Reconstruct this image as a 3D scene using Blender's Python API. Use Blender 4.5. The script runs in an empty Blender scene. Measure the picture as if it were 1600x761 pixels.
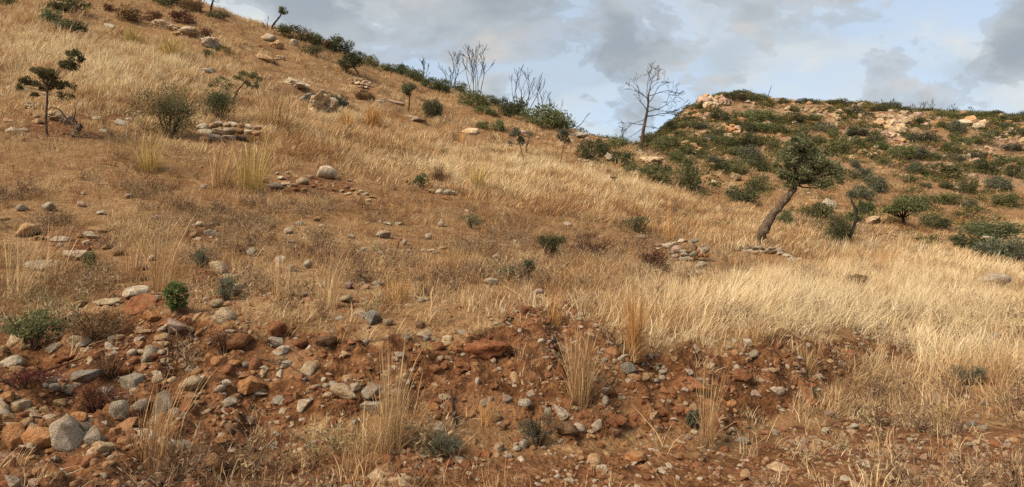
import bpy, bmesh, math, random
import numpy as np
from mathutils import Vector, Matrix, Euler

scene = bpy.context.scene
COL = scene.collection
R = math.radians

# ------------------------------------------------------------------ camera, sky, sun, exposure
EYE = 1.6            # eye height over the track
FPX = 1109.0         # focal length of the photograph in its own pixels (24 mm equivalent)
HOR = 400.0          # row of the horizon
cam_data = bpy.data.cameras.new("camera")
cam = bpy.data.objects.new("camera", cam_data)
COL.objects.link(cam)
cam.location = (0, 0, EYE)
cam.rotation_euler = (R(90), 0, 0)
cam_data.sensor_width = 36.0
cam_data.lens = 36.0 * FPX / 1600.0
cam_data.shift_y = (HOR - 380.5) / 1600.0
cam_data.clip_end = 6000
scene.camera = cam

SUN_EL, SUN_AZ = 42.0, -128.0     # azimuth measured from +Y towards +X: behind the camera, to the left
world = bpy.data.worlds.new("World")
scene.world = world
world.use_nodes = True
SKY_STRENGTH = 0.08
sun_data = bpy.data.lights.new("sun", 'SUN')
sun_data.energy = 2.4
sun_data.angle = R(32)
sun_data.color = (1.0, 0.85, 0.66)
sun = bpy.data.objects.new("sun", sun_data)
COL.objects.link(sun)
sd = Vector((math.sin(R(SUN_AZ)) * math.cos(R(SUN_EL)), math.cos(R(SUN_AZ)) * math.cos(R(SUN_EL)), math.sin(R(SUN_EL))))
sun.rotation_euler = sd.to_track_quat('Z', 'Y').to_euler()
sun.location = sd * 50
vs = scene.view_settings
vs.view_transform = 'Standard'
vs.look = 'None'
vs.gamma = 1.0
vs.exposure = 1.44
vs.use_curve_mapping = False
cy = scene.cycles
cy.use_denoising = False
cy.max_bounces = 4
cy.diffuse_bounces = 2
cy.glossy_bounces = 1
cy.transmission_bounces = 2
cy.transparent_max_bounces = 2


def build_sky():
    nt = world.node_tree
    N, L = nt.nodes, nt.links
    N.clear()
    out = N.new('ShaderNodeOutputWorld')
    bg = N.new('ShaderNodeBackground')
    bg.inputs['Strength'].default_value = SKY_STRENGTH
    L.new(bg.outputs[0], out.inputs[0])
    sky = N.new('ShaderNodeTexSky')
    sky.sky_type = 'NISHITA'
    sky.sun_disc = False
    sky.sun_elevation = R(SUN_EL)
    sky.sun_rotation = R(SUN_AZ)
    sky.air_density = 1.0
    sky.dust_density = 1.5
    tc = N.new('ShaderNodeTexCoord')
    sep = N.new('ShaderNodeSeparateXYZ')
    L.new(tc.outputs['Generated'], sep.inputs[0])
    ab = N.new('ShaderNodeMath'); ab.operation = 'MAXIMUM'; ab.inputs[1].default_value = 0.0
    L.new(sep.outputs['Z'], ab.inputs[0])
    den = N.new('ShaderNodeMath'); den.operation = 'ADD'; den.inputs[1].default_value = 0.55
    L.new(ab.outputs[0], den.inputs[0])
    dv = N.new('ShaderNodeVectorMath'); dv.operation = 'DIVIDE'
    cmb = N.new('ShaderNodeCombineXYZ')
    for i in range(3):
        L.new(den.outputs[0], cmb.inputs[i])
    L.new(tc.outputs['Generated'], dv.inputs[0]); L.new(cmb.outputs[0], dv.inputs[1])
    mp = N.new('ShaderNodeMapping')
    mp.inputs['Location'].default_value = (11.12, 8.1, 0)
    mp.inputs['Scale'].default_value = (2.3, 2.7, 1.0)
    L.new(dv.outputs[0], mp.inputs[0])

    def noise(scale, detail, rough, dist, off):
        m = N.new('ShaderNodeVectorMath'); m.operation = 'ADD'; m.inputs[1].default_value = off
        L.new(mp.outputs[0], m.inputs[0])
        n = N.new('ShaderNodeTexNoise')
        n.inputs['Scale'].default_value = scale
        n.inputs['Detail'].default_value = detail
        n.inputs['Roughness'].default_value = rough
        n.inputs['Distortion'].default_value = dist
        L.new(m.outputs[0], n.inputs['Vector'])
        return n.outputs['Fac']

    def ramp(fac, stops):
        r = N.new('ShaderNodeValToRGB')
        r.color_ramp.interpolation = 'EASE'
        e = r.color_ramp.elements
        while len(e) < len(stops):
            e.new(0.5)
        for k, (p, c) in enumerate(stops):
            e[k].position = p
            e[k].color = (*c, 1)
        L.new(fac, r.inputs[0])
        return r.outputs[0]

    def mix(fac, a, b):
        m = N.new('ShaderNodeMix'); m.data_type = 'RGBA'
        if isinstance(fac, float):
            m.inputs['Factor'].default_value = fac
        else:
            L.new(fac, m.inputs['Factor'])
        for s, v in ((m.inputs[6], a), (m.inputs[7], b)):
            if isinstance(v, tuple):
                s.default_value = (*v, 1)
            else:
                L.new(v, s)
        return m.outputs[2]

    k = 1.0 / SKY_STRENGTH / 2 ** vs.exposure     # colours below are what the picture shows, linear
    S = lambda c: tuple(v * k for v in c)
    veil = mix(0.62, sky.outputs[0], S((0.62, 0.70, 0.78)))            # thin high cloud over blue
    lit = ramp(noise(1.7, 7, 0.55, 0.3, (0, 0, 0)), [(0.40, S((0.52, 0.60, 0.67))), (0.55, S((0.69, 0.74, 0.76))), (0.66, S((0.82, 0.815, 0.755)))])
    base = mix(ramp(noise(1.1, 6, 0.55, 0.2, (5.2, 1.3, 0)), [(0.36, (0, 0, 0)), (0.56, (1, 1, 1))]), veil, lit)
    dark = ramp(noise(2.3, 8, 0.55, 0.15, (9.1, 4.4, 0)), [(0.34, S((0.36, 0.41, 0.465))), (0.54, S((0.48, 0.525, 0.565))), (0.68, S((0.64, 0.62, 0.59)))])
    mask = ramp(noise(2.3, 9, 0.56, 0.2, (2.7, 7.7, 0)), [(0.455, (0, 0, 0)), (0.488, (0.55, 0.55, 0.55)), (0.56, (0.97, 0.97, 0.97))])
    L.new(mix(mask, base, dark), bg.inputs['Color'])


build_sky()

# ------------------------------------------------------------------ numbers
RNG = np.random.default_rng(11)
random.seed(5)


def _hash(ix, iy, seed):
    n = (ix.astype(np.int64) * 374761393 + iy.astype(np.int64) * 668265263 + seed * 144665) & 0x7fffffff
    n = ((n ^ (n >> 13)) * 1274126177) & 0x7fffffff
    n = n ^ (n >> 16)
    return (n & 0xffff) / 65535.0


def vnoise(x, y, seed=0):
    x = np.asarray(x, float); y = np.asarray(y, float)
    ix = np.floor(x); iy = np.floor(y)
    fx = x - ix; fy = y - iy
    fx = fx * fx * fx * (fx * (fx * 6 - 15) + 10); fy = fy * fy * fy * (fy * (fy * 6 - 15) + 10)
    a = _hash(ix, iy, seed); b = _hash(ix + 1, iy, seed); c = _hash(ix, iy + 1, seed); d = _hash(ix + 1, iy + 1, seed)
    return (a + (b - a) * fx) * (1 - fy) + (c + (d - c) * fx) * fy


def fbm(x, y, seed=0, octv=4, gain=0.5):
    x = np.asarray(x, float); y = np.asarray(y, float)
    t = 0; amp = 1; tot = 0
    for o in range(octv):
        t = t + amp * vnoise(x * (2.03 ** o) + o * 17.3, y * (2.03 ** o) - o * 9.1, seed + o * 7)
        tot += amp; amp *= gain
    return t / tot


def smooth(a, b, x):
    t = np.clip((x - a) / (b - a), 0, 1)
    return t * t * (3 - 2 * t)


# ------------------------------------------------------------------ terrain: survey points (bearing column, sight row, distance) -> smooth height field
SURVEY = []
for px, pts in {
    -300: [(761, 4), (600, 5.6), (450, 8.6), (250, 16), (80, 28), (-60, 42), (-120, 60), (-110, 80)],
    0: [(761, 4.2), (719, 4.55), (640, 5.3), (560, 6.3), (480, 8.2), (400, 10.8), (300, 14.5), (215, 18.5), (150, 23), (100, 28), (50, 34), (0, 40), (-40, 47), (-60, 56), (-50, 80)],
    200: [(761, 4.3), (719, 4.65), (640, 5.4), (560, 6.2), (490, 7.6), (400, 11), (300, 15.5), (205, 21), (130, 29), (60, 39), (15, 46), (-25, 53), (-15, 80)],
    330: [(30, 47), (12, 51), (14, 55), (50, 80)],
    400: [(761, 4.6), (719, 5.0), (650, 5.6), (580, 6.05), (510, 6.7), (470, 7.7), (400, 11.2), (300, 17), (210, 25), (150, 33), (90, 42), (42, 51), (40, 54), (90, 80)],
    500: [(66, 52), (68, 56), (120, 80)],
    600: [(761, 4.7), (719, 5.05), (655, 5.6), (590, 6.0), (525, 6.5), (485, 7.4), (440, 9.4), (380, 13), (300, 19), (220, 31), (170, 40), (130, 48), (110, 55), (112, 58), (160, 80)],
    700: [(140, 53), (142, 57), (190, 80)],
    800: [(761, 4.8), (719, 5.2), (670, 5.65), (590, 6.15), (512, 6.7), (480, 7.5), (440, 10), (380, 15), (300, 24), (240, 36), (200, 44), (174, 52), (176, 56), (225, 80)],
    900: [(211, 50), (213, 54), (240, 80)],
    1000: [(761, 4.9), (719, 5.35), (682, 5.8), (610, 6.2), (548, 6.75), (500, 8.2), (440, 11.8), (380, 18), (310, 29), (260, 40), (234, 49), (234, 53), (246, 66), (262, 90)],
    1060: [(300, 36), (255, 47), (232, 54), (200, 63), (186, 68), (190, 73), (225, 95)],
    1110: [(290, 41), (240, 53), (190, 64), (160, 70), (158, 76), (200, 98)],
    1200: [(761, 4.9), (719, 5.45), (655, 6.5), (590, 6.95), (532, 7.5), (502, 8.5), (460, 11.2), (410, 18), (380, 23), (330, 33), (270, 47), (200, 62), (159, 73), (158, 78), (200, 100)],
    1300: [(761, 4.9), (719, 5.5), (660, 6.55), (612, 7.5), (540, 8.3), (505, 9.4), (465, 12)],
    1400: [(761, 4.9), (719, 5.5), (650, 6.8), (590, 8.4), (546, 9.2), (520, 9.9), (470, 12.5), (420, 19), (380, 27), (340, 37), (290, 48), (230, 60), (172, 75), (171, 80), (210, 105)],
    1600: [(761, 4.9), (719, 5.5), (650, 6.9), (600, 8), (550, 9.6), (500, 12), (450, 18), (410, 27), (360, 38), (300, 49), (240, 60), (188, 74), (187, 80), (215, 105)],
    1900: [(761, 4.9), (650, 6.9), (550, 9.6), (470, 18), (420, 27), (360, 42), (260, 62), (200, 80), (225, 110)],
}.items():
    for py, y in pts:
        SURVEY.append((px / 400.0 - 2, 2 * math.log(y), py))
SURVEY = np.array(SURVEY)


def _tps_kernel(d2):
    return 0.5 * d2 * np.log(d2 + 1e-12)


def _fit():
    P = SURVEY[:, :2]; n = len(P)
    d2 = ((P[:, None] - P[None]) ** 2).sum(-1)
    A = np.zeros((n + 3, n + 3))
    A[:n, :n] = _tps_kernel(d2) + np.eye(n) * 0.004
    Q = np.hstack([np.ones((n, 1)), P])
    A[:n, n:] = Q; A[n:, :n] = Q.T
    b = np.zeros(n + 3); b[:n] = SURVEY[:, 2]
    return np.linalg.solve(A, b)


TPSW = _fit()


def _row(u, v):
    out = np.empty(u.shape)
    fu, fv, fo = u.ravel(), v.ravel(), out.ravel()
    P = SURVEY[:, :2]; n = len(P)
    for s in range(0, len(fu), 40000):
        a, b = fu[s:s + 40000], fv[s:s + 40000]
        d2 = (a[:, None] - P[None, :, 0]) ** 2 + (b[:, None] - P[None, :, 1]) ** 2
        fo[s:s + 40000] = _tps_kernel(d2) @ TPSW[:n] + TPSW[n] + TPSW[n + 1] * a + TPSW[n + 2] * b
    return fo.reshape(u.shape)


def to_pix(x, y, z):
    return 800 + FPX * x / y, HOR - FPX * (z - EYE) / y


# the broken earth bank along the track: its brow, as (column, row) of the survey
BROW = np.array([(-300, 480), (0, 492), (150, 478), (300, 492), (450, 528), (560, 530), (700, 536), (800, 500), (860, 484), (930, 512), (1000, 560), (1100, 552), (1160, 540), (1230, 525), (1330, 528), (1430, 552), (1900, 560)], float)
FOOT = np.array([(-300, 900), (300, 800), (420, 660), (520, 640), (640, 645), (720, 660), (900, 690), (1100, 672), (1200, 650), (1270, 632), (1340, 590), (1430, 555), (1900, 500)], float)


def bank_mask(px, py):
    """1 on the broken face of the bank"""
    w = 24 * (fbm(px / 45, py / 45, 31, 3) - 0.5) * 2.6
    top = np.interp(px, BROW[:, 0], BROW[:, 1]) + w
    bot = np.interp(px, FOOT[:, 0], FOOT[:, 1]) + w
    return smooth(-14, 8, py - top) * smooth(-16, 14, bot - py)


def base_height(x, y):
    yc = np.clip(y, 3.6, 110.0)
    u = np.clip(800 + FPX * x / yc, -420, 2000)
    row = _row(u / 400.0 - 2, 2 * np.log(yc))
    z = EYE + yc * (HOR - row) / FPX
    far = smooth(100, 420, y)
    return z * (1 - far) - 6 * far


def height(x, y):
    x = np.asarray(x, float); y = np.asarray(y, float)
    z = base_height(x, y)
    px, py = to_pix(x, np.maximum(y, 3.6), z)
    bank = bank_mask(px, py) * (y < 14)
    # uneven ground: coarse lumps that grow with the hill, small bumps near by
    k = smooth(9, 40, y)
    z = z + (fbm(x / 2.6, y / 2.6, 3, 4) - 0.5) * (0.08 + 0.75 * k)
    z = z + (fbm(x / 0.55, y / 0.55, 9, 4) - 0.5) * (0.09 + 0.22 * k)
    # bank: gullies, ledges and clods
    rid = 1 - np.abs(fbm(x / 0.38 + 0.4 * y, y / 0.5, 17, 4) * 2 - 1)
    z = z + bank * ((rid - 0.62) * 0.30 + (fbm(x / 0.11, y / 0.11, 23, 3) - 0.5) * 0.11)
    # the far hill is stepped by rock bands
    hill = smooth(42, 52, y) * smooth(4, 12, x - 0.12 * (y - 50))
    band = fbm(x / 5.5, y / 5.5, 41, 4)
    st = z * 0.62 + band * 3.2
    z = z + hill * (0.75 * (np.floor(st) + smooth(0.5, 0.95, st - np.floor(st)) - st) + 0.35) * smooth(0.35, 0.6, fbm(x / 9, y / 9, 44, 3))
    return z


def on_ground(px, py):
    """where the sight line of a survey pixel meets the hillside -> x, y, z (or the ridge nearest to it)"""
    px = np.atleast_1d(np.asarray(px, float)); py = np.atleast_1d(np.asarray(py, float))
    Y = np.geomspace(3.8, 96, 420)
    X = (px[:, None] - 800) / FPX * Y[None]
    Zr = EYE + (HOR - py[:, None]) / FPX * Y[None]
    Zt = height(X, np.broadcast_to(Y, X.shape))
    dlt = (Zr - Zt)
    out = np.empty((len(px), 3))
    for i in range(len(px)):
        below = np.where(dlt[i] <= 0)[0]
        if len(below) and below[0] > 0:
            j = below[0]
            a, b = dlt[i, j - 1], dlt[i, j]
            ys = np.linspace(Y[j - 1], Y[j], 9)
            ds = EYE + (HOR - py[i]) / FPX * ys - height((px[i] - 800) / FPX * ys, ys)
            k = max(1, int(np.argmax(ds <= 0))) if (ds <= 0).any() else 8
            y = ys[k - 1] + (ys[k] - ys[k - 1]) * ds[k - 1] / (ds[k - 1] - ds[k] + 1e-9)
        else:
            far = Y > 25
            rel = np.where(far, dlt[i] / Y, 9)
            y = Y[np.argmin(rel)]
        x = (px[i] - 800) / FPX * y
        out[i] = (x, y, 0)
    out[:, 2] = height(out[:, 0], out[:, 1])
    return out


# ------------------------------------------------------------------ object helpers
def tag(o, label=None, cat=None, group=None, kind=None):
    if label: o['label'] = label
    if cat: o['category'] = cat
    if group: o['group'] = group
    if kind: o['kind'] = kind
    return o


def empty(name, loc, rz=0.0):
    o = bpy.data.objects.new(name, None)
    o.empty_display_size = 0.2
    o.location = loc; o.rotation_euler = (0, 0, rz)
    COL.objects.link(o)
    return o


def np_mesh(name, verts, faces, tint=None, smooth_shade=False):
    """verts (N,3), faces (M,3) or (M,4) arrays"""
    me = bpy.data.meshes.new(name)
    verts = np.asarray(verts, np.float32); faces = np.asarray(faces, np.int32)
    m, k = faces.shape
    me.vertices.add(len(verts)); me.vertices.foreach_set('co', verts.ravel())
    me.loops.add(m * k); me.loops.foreach_set('vertex_index', faces.ravel())
    me.polygons.add(m)
    me.polygons.foreach_set('loop_start', np.arange(0, m * k, k, dtype=np.int32))
    if tint is not None:
        a = me.attributes.new('tint', 'FLOAT', 'POINT')
        a.data.foreach_set('value', np.asarray(tint, np.float32))
    if smooth_shade:
        me.polygons.foreach_set('use_smooth', np.ones(m, bool))
    me.update(calc_edges=True)
    return me


def link(name, me, mat=None, parent=None, loc=None, rot=None, scale=None):
    o = bpy.data.objects.new(name, me)
    COL.objects.link(o)
    if mat is not None:
        if len(me.materials) == 0:
            me.materials.append(mat)
        elif me.materials[0] is not mat:
            o.material_slots[0].link = 'OBJECT'
            o.material_slots[0].material = mat
    if parent is not None: o.parent = parent
    if loc is not None: o.location = loc
    if rot is not None: o.rotation_euler = rot
    if scale is not None: o.scale = scale
    return o


# ------------------------------------------------------------------ materials
def new_mat(name):
    m = bpy.data.materials.new(name)
    m.use_nodes = True
    nt = m.node_tree
    nt.nodes.clear()
    out = nt.nodes.new('ShaderNodeOutputMaterial')
    return m, nt, nt.nodes, nt.links, out


def n_noise(nt, vec, scale, detail=4, rough=0.55):
    n = nt.nodes.new('ShaderNodeTexNoise')
    n.inputs['Scale'].default_value = scale
    n.inputs['Detail'].default_value = detail
    n.inputs['Roughness'].default_value = rough
    if vec is not None: nt.links.new(vec, n.inputs['Vector'])
    return n.outputs['Fac']


def n_ramp(nt, fac, stops, interp='LINEAR'):
    r = nt.nodes.new('ShaderNodeValToRGB')
    r.color_ramp.interpolation = interp
    e = r.color_ramp.elements
    while len(e) < len(stops): e.new(0.5)
    for k, (p, c) in enumerate(stops):
        e[k].position = p
        e[k].color = (*c, 1) if len(c) == 3 else c
    nt.links.new(fac, r.inputs[0])
    return r.outputs[0]


def n_mix(nt, fac, a, b, blend='MIX'):
    m = nt.nodes.new('ShaderNodeMix'); m.data_type = 'RGBA'; m.blend_type = blend
    for s, v in ((m.inputs['Factor'], fac), (m.inputs[6], a), (m.inputs[7], b)):
        if isinstance(v, (int, float)): s.default_value = v
        elif isinstance(v, tuple): s.default_value = (*v, 1)
        else: nt.links.new(v, s)
    return m.outputs[2]


def n_math(nt, op, a, b=None, clamp=False):
    m = nt.nodes.new('ShaderNodeMath'); m.operation = op; m.use_clamp = clamp
    for s, v in ((m.inputs[0], a), (m.inputs[1], b)):
        if v is None: continue
        if isinstance(v, (int, float)): s.default_value = v
        else: nt.links.new(v, s)
    return m.outputs[0]


def n_attr(nt, name, kind='GEOMETRY'):
    a = nt.nodes.new('ShaderNodeAttribute'); a.attribute_type = kind; a.attribute_name = name
    return a.outputs['Fac']


def principled(nt, out, col, rough=0.9, bump=None, bump_d=0.01, strength=0.6, spec=0.2):
    p = nt.nodes.new('ShaderNodeBsdfPrincipled')
    if isinstance(col, tuple): p.inputs['Base Color'].default_value = (*col, 1)
    else: nt.links.new(col, p.inputs['Base Color'])
    p.inputs['Roughness'].default_value = rough
    p.inputs['Specular IOR Level'].default_value = spec
    if bump is not None:
        b = nt.nodes.new('ShaderNodeBump')
        b.inputs['Distance'].default_value = bump_d
        b.inputs['Strength'].default_value = strength
        nt.links.new(bump, b.inputs['Height'])
        nt.links.new(b.outputs[0], p.inputs['Normal'])
    nt.links.new(p.outputs[0], out.inputs[0])
    return p


def ground_material():
    m, nt, N, L, out = new_mat('hillside_earth')
    tc = N.new('ShaderNodeTexCoord'); P = tc.outputs['Object']
    soil = n_attr(nt, 'soil'); rocky = n_attr(nt, 'rocky')
    big = n_noise(nt, P, 0.9, 6, 0.6)
    fine = n_noise(nt, P, 9, 6, 0.65)
    grit = n_noise(nt, P, 38, 5, 0.7)
    red = n_ramp(nt, fine, [(0.32, (0.055, 0.024, 0.012)), (0.46, (0.13, 0.056, 0.023)), (0.59, (0.24, 0.113, 0.049)), (0.75, (0.40, 0.235, 0.117))])
    red = n_mix(nt, n_ramp(nt, big, [(0.52, (0, 0, 0)), (0.68, (0.7, 0.7, 0.7))]), red, (0.35, 0.19, 0.095))
    straw = n_ramp(nt, fine, [(0.28, (0.13, 0.072, 0.034)), (0.5, (0.30, 0.18, 0.082)), (0.7, (0.46, 0.31, 0.16))])
    straw = n_mix(nt, n_ramp(nt, n_noise(nt, P, 2.2, 5, 0.6), [(0.40, (0, 0, 0)), (0.62, (0.75, 0.75, 0.75))]), straw, (0.24, 0.125, 0.058))
    tanr = n_ramp(nt, n_noise(nt, P, 2.6, 8, 0.7), [(0.30, (0.16, 0.088, 0.045)), (0.48, (0.31, 0.19, 0.105)), (0.68, (0.50, 0.36, 0.235))])
    fac = n_math(nt, 'ADD', soil, n_math(nt, 'MULTIPLY', n_math(nt, 'SUBTRACT', n_noise(nt, P, 5, 5, 0.6), 0.5), 0.9), True)
    c = n_mix(nt, n_ramp(nt, fac, [(0.36, (0, 0, 0)), (0.6, (1, 1, 1))]), straw, red)
    c = n_mix(nt, rocky, c, tanr)
    c = n_mix(nt, n_ramp(nt, grit, [(0.3, (0.45, 0.45, 0.45)), (0.6, (0, 0, 0))]), c, (0.06, 0.028, 0.014))
    vor = N.new('ShaderNodeTexVoronoi'); vor.inputs['Scale'].default_value = 26
    L.new(P, vor.inputs['Vector'])
    h = n_math(nt, 'ADD', n_math(nt, 'MULTIPLY', fine, 1.2), n_math(nt, 'MULTIPLY', grit, 0.5))
    h = n_math(nt, 'SUBTRACT', h, n_math(nt, 'MULTIPLY', vor.outputs['Distance'], 0.5))
    principled(nt, out, c, 0.95, h, 0.06, 0.9, 0.1)
    return m


STONE_COL = {
    'g': ('grey', [(0.25, 0.20, 0.14), (0.43, 0.365, 0.275), (0.55, 0.485, 0.385)]),
    'w': ('pale', [(0.34, 0.26, 0.175), (0.53, 0.445, 0.33), (0.66, 0.585, 0.465)]),
    'c': ('cream', [(0.30, 0.20, 0.11), (0.52, 0.39, 0.24), (0.64, 0.53, 0.37)]),
    't': ('tan', [(0.24, 0.13, 0.06), (0.42, 0.26, 0.13), (0.54, 0.38, 0.22)]),
    'o': ('orange tan', [(0.25, 0.10, 0.035), (0.46, 0.22, 0.09), (0.56, 0.33, 0.17)]),
    'r': ('rust red', [(0.14, 0.045, 0.018), (0.30, 0.115, 0.048), (0.42, 0.20, 0.095)]),
    'p': ('pinkish', [(0.26, 0.16, 0.11), (0.42, 0.29, 0.22), (0.54, 0.43, 0.35)]),
    's': ('slate grey', [(0.16, 0.145, 0.115), (0.28, 0.255, 0.21), (0.40, 0.37, 0.31)]),
    'b': ('brown', [(0.12, 0.06, 0.03), (0.25, 0.14, 0.075), (0.35, 0.23, 0.14)]),
}


def stone_material(code):
    name, cols = STONE_COL[code]
    m, nt, N, L, out = new_mat(name.replace(' ', '_') + '_stone')
    tc = N.new('ShaderNodeTexCoord')
    oi = N.new('ShaderNodeObjectInfo')
    off = N.new('ShaderNodeVectorMath'); off.operation = 'ADD'
    sc = N.new('ShaderNodeVectorMath'); sc.operation = 'SCALE'; sc.inputs['Scale'].default_value = 40
    cb = N.new('ShaderNodeCombineXYZ')
    for i in range(3): L.new(oi.outputs['Random'], cb.inputs[i])
    L.new(cb.outputs[0], sc.inputs[0])
    L.new(tc.outputs['Object'], off.inputs[0]); L.new(sc.outputs[0], off.inputs[1])
    P = off.outputs[0]
    a = n_noise(nt, P, 1.6, 8, 0.62)
    c = n_ramp(nt, a, [(0.28, cols[0]), (0.5, cols[1]), (0.72, cols[2])])
    stain = n_noise(nt, P, 0.9, 5, 0.65)
    c = n_mix(nt, n_ramp(nt, stain, [(0.50, (0, 0, 0)), (0.68, (0.8, 0.8, 0.8))]), c, (0.34, 0.185, 0.085))
    lich = n_noise(nt, P, 5.5, 5, 0.7)
    c = n_mix(nt, n_ramp(nt, lich, [(0.64, (0, 0, 0)), (0.74, (0.4, 0.4, 0.4))]), c, (0.14, 0.11, 0.08))
    hv = N.new('ShaderNodeHueSaturation')
    L.new(c, hv.inputs['Color'])
    L.new(n_math(nt, 'ADD', n_math(nt, 'MULTIPLY', oi.outputs['Random'], 0.4), 0.78), hv.inputs['Value'])
    h = n_math(nt, 'ADD', n_noise(nt, P, 4, 9, 0.68), n_math(nt, 'MULTIPLY', a, 0.8))
    principled(nt, out, hv.outputs[0], 0.88, h, 0.22, 0.75, 0.2)
    return m


def leaf_material(name, lo, hi, trans=0.35, inst=False):
    """colour runs with each leaf's own tint"""
    m, nt, N, L, out = new_mat(name)
    t = n_attr(nt, 'tint')
    c = n_mix(nt, t, lo, hi)
    oi = N.new('ShaderNodeObjectInfo')
    hv = N.new('ShaderNodeHueSaturation')
    L.new(c, hv.inputs['Color'])
    L.new(n_math(nt, 'ADD', n_math(nt, 'MULTIPLY', oi.outputs['Random'], 0.5), 0.75), hv.inputs['Value'])
    L.new(n_math(nt, 'ADD', n_math(nt, 'MULTIPLY', oi.outputs['Random'], 0.05), 0.475), hv.inputs['Hue'])
    c = hv.outputs[0]
    d = N.new('ShaderNodeBsdfPrincipled')
    L.new(c, d.inputs['Base Color']); d.inputs['Roughness'].default_value = 0.7
    d.inputs['Specular IOR Level'].default_value = 0.25
    tr = N.new('ShaderNodeBsdfTranslucent'); L.new(c, tr.inputs[0])
    mx = N.new('ShaderNodeMixShader'); mx.inputs[0].default_value = trans
    L.new(d.outputs[0], mx.inputs[1]); L.new(tr.outputs[0], mx.inputs[2])
    L.new(mx.outputs[0], out.inputs[0])
    return m


def grass_material(name, stops, trans=0.3, attr='INSTANCER'):
    """stops: colours along the per-clump tint; each blade varies round it"""
    m, nt, N, L, out = new_mat(name)
    if attr:
        it = n_attr(nt, 'itint', attr)
    else:
        oi = N.new('ShaderNodeObjectInfo'); it = n_math(nt, 'ADD', n_math(nt, 'MULTIPLY', oi.outputs['Random'], 0.25), 0.36)
    t = n_attr(nt, 'tint')
    f = n_math(nt, 'ADD', it, n_math(nt, 'MULTIPLY', n_math(nt, 'SUBTRACT', t, 0.5), 0.42), True)
    c = n_ramp(nt, f, stops)
    hv = N.new('ShaderNodeHueSaturation')
    L.new(c, hv.inputs['Color'])
    L.new(n_math(nt, 'ADD', n_math(nt, 'MULTIPLY', t, 0.55), 0.70), hv.inputs['Value'])
    c = hv.outputs[0]
    d = N.new('ShaderNodeBsdfDiffuse'); L.new(c, d.inputs[0])
    tr = N.new('ShaderNodeBsdfTranslucent'); L.new(c, tr.inputs[0])
    mx = N.new('ShaderNodeMixShader'); mx.inputs[0].default_value = trans
    L.new(d.outputs[0], mx.inputs[1]); L.new(tr.outputs[0], mx.inputs[2])
    L.new(mx.outputs[0], out.inputs[0])
    return m


def bark_material(name, lo, hi, scale=9.0):
    m, nt, N, L, out = new_mat(name)
    tc = N.new('ShaderNodeTexCoord')
    mp = N.new('ShaderNodeMapping'); mp.inputs['Scale'].default_value = (1, 1, 0.6)
    L.new(tc.outputs['Object'], mp.inputs[0])
    a = n_noise(nt, mp.outputs[0], scale, 7, 0.65)
    c = n_ramp(nt, a, [(0.32, lo), (0.66, hi)])
    principled(nt, out, c, 0.92, a, 0.05, 0.9, 0.1)
    return m


def rubble_material(name):
    m, nt, N, L, out = new_mat(name)
    it = n_attr(nt, 'itint', 'INSTANCER')
    tc = N.new('ShaderNodeTexCoord')
    a = n_noise(nt, tc.outputs['Object'], 2.2, 6, 0.65)
    c = n_ramp(nt, it, [(0.0, (0.15, 0.05, 0.02)), (0.30, (0.27, 0.11, 0.05)), (0.52, (0.40, 0.24, 0.12)), (0.72, (0.50, 0.37, 0.23)), (0.86, (0.36, 0.30, 0.23)), (1.0, (0.58, 0.50, 0.38))])
    c = n_mix(nt, n_ramp(nt, a, [(0.38, (0.6, 0.6, 0.6)), (0.6, (0, 0, 0))]), c, (0.20, 0.10, 0.05))
    principled(nt, out, c, 0.92, a, 0.2, 0.6, 0.15)
    return m


M_GROUND = ground_material()
M_STONE = {k: stone_material(k) for k in STONE_COL}
M_RUBBLE = rubble_material('rubble_stone')
STRAW = [(0.0, (0.19, 0.095, 0.045)), (0.25, (0.35, 0.195, 0.092)), (0.5, (0.51, 0.335, 0.172)), (0.75, (0.63, 0.475, 0.275)), (1.0, (0.73, 0.605, 0.395))]
M_GRASS = grass_material('dry_straw_grass', STRAW)
M_TUFT = grass_material('golden_straw', STRAW[1:], 0.3, None)
M_TUFT_ORANGE = grass_material('orange_straw', [(0.0, (0.36, 0.17, 0.06)), (0.5, (0.52, 0.29, 0.11)), (1.0, (0.62, 0.40, 0.18))], 0.3, None)
M_TUFT_GREEN = grass_material('green_yellow_straw', [(0.0, (0.26, 0.19, 0.06)), (0.5, (0.46, 0.33, 0.12)), (1.0, (0.60, 0.43, 0.18))], 0.3, None)
M_WEED = grass_material('withered_weed', [(0.0, (0.14, 0.085, 0.055)), (0.4, (0.27, 0.18, 0.115)), (0.75, (0.38, 0.29, 0.17)), (1.0, (0.30, 0.28, 0.14))], 0.15)
M_SCRUB = grass_material('low_scrub_leaf', [(0.0, (0.05, 0.06, 0.022)), (0.4, (0.10, 0.105, 0.04)), (0.75, (0.20, 0.165, 0.065)), (1.0, (0.36, 0.23, 0.09))], 0.15)
M_LEAF_DARK = leaf_material('dark_evergreen_leaf', (0.042, 0.050, 0.022), (0.150, 0.160, 0.074))
M_LEAF_OLIVE = leaf_material('olive_leaf', (0.058, 0.062, 0.028), (0.265, 0.26, 0.135))
M_LEAF_SCRUB = leaf_material('scrub_leaf', (0.060, 0.068, 0.026), (0.22, 0.215, 0.092))
M_LEAF_GREEN = leaf_material('bright_green_leaf', (0.055, 0.075, 0.020), (0.18, 0.205, 0.068))
M_LEAF_SAGE = leaf_material('sage_leaf', (0.06, 0.07, 0.045), (0.19, 0.19, 0.12))
M_LEAF_RED = leaf_material('dry_red_stem', (0.07, 0.024, 0.015), (0.20, 0.075, 0.045))
M_LEAF_BROWN = leaf_material('withered_brown_leaf', (0.06, 0.028, 0.015), (0.22, 0.115, 0.06))
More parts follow.
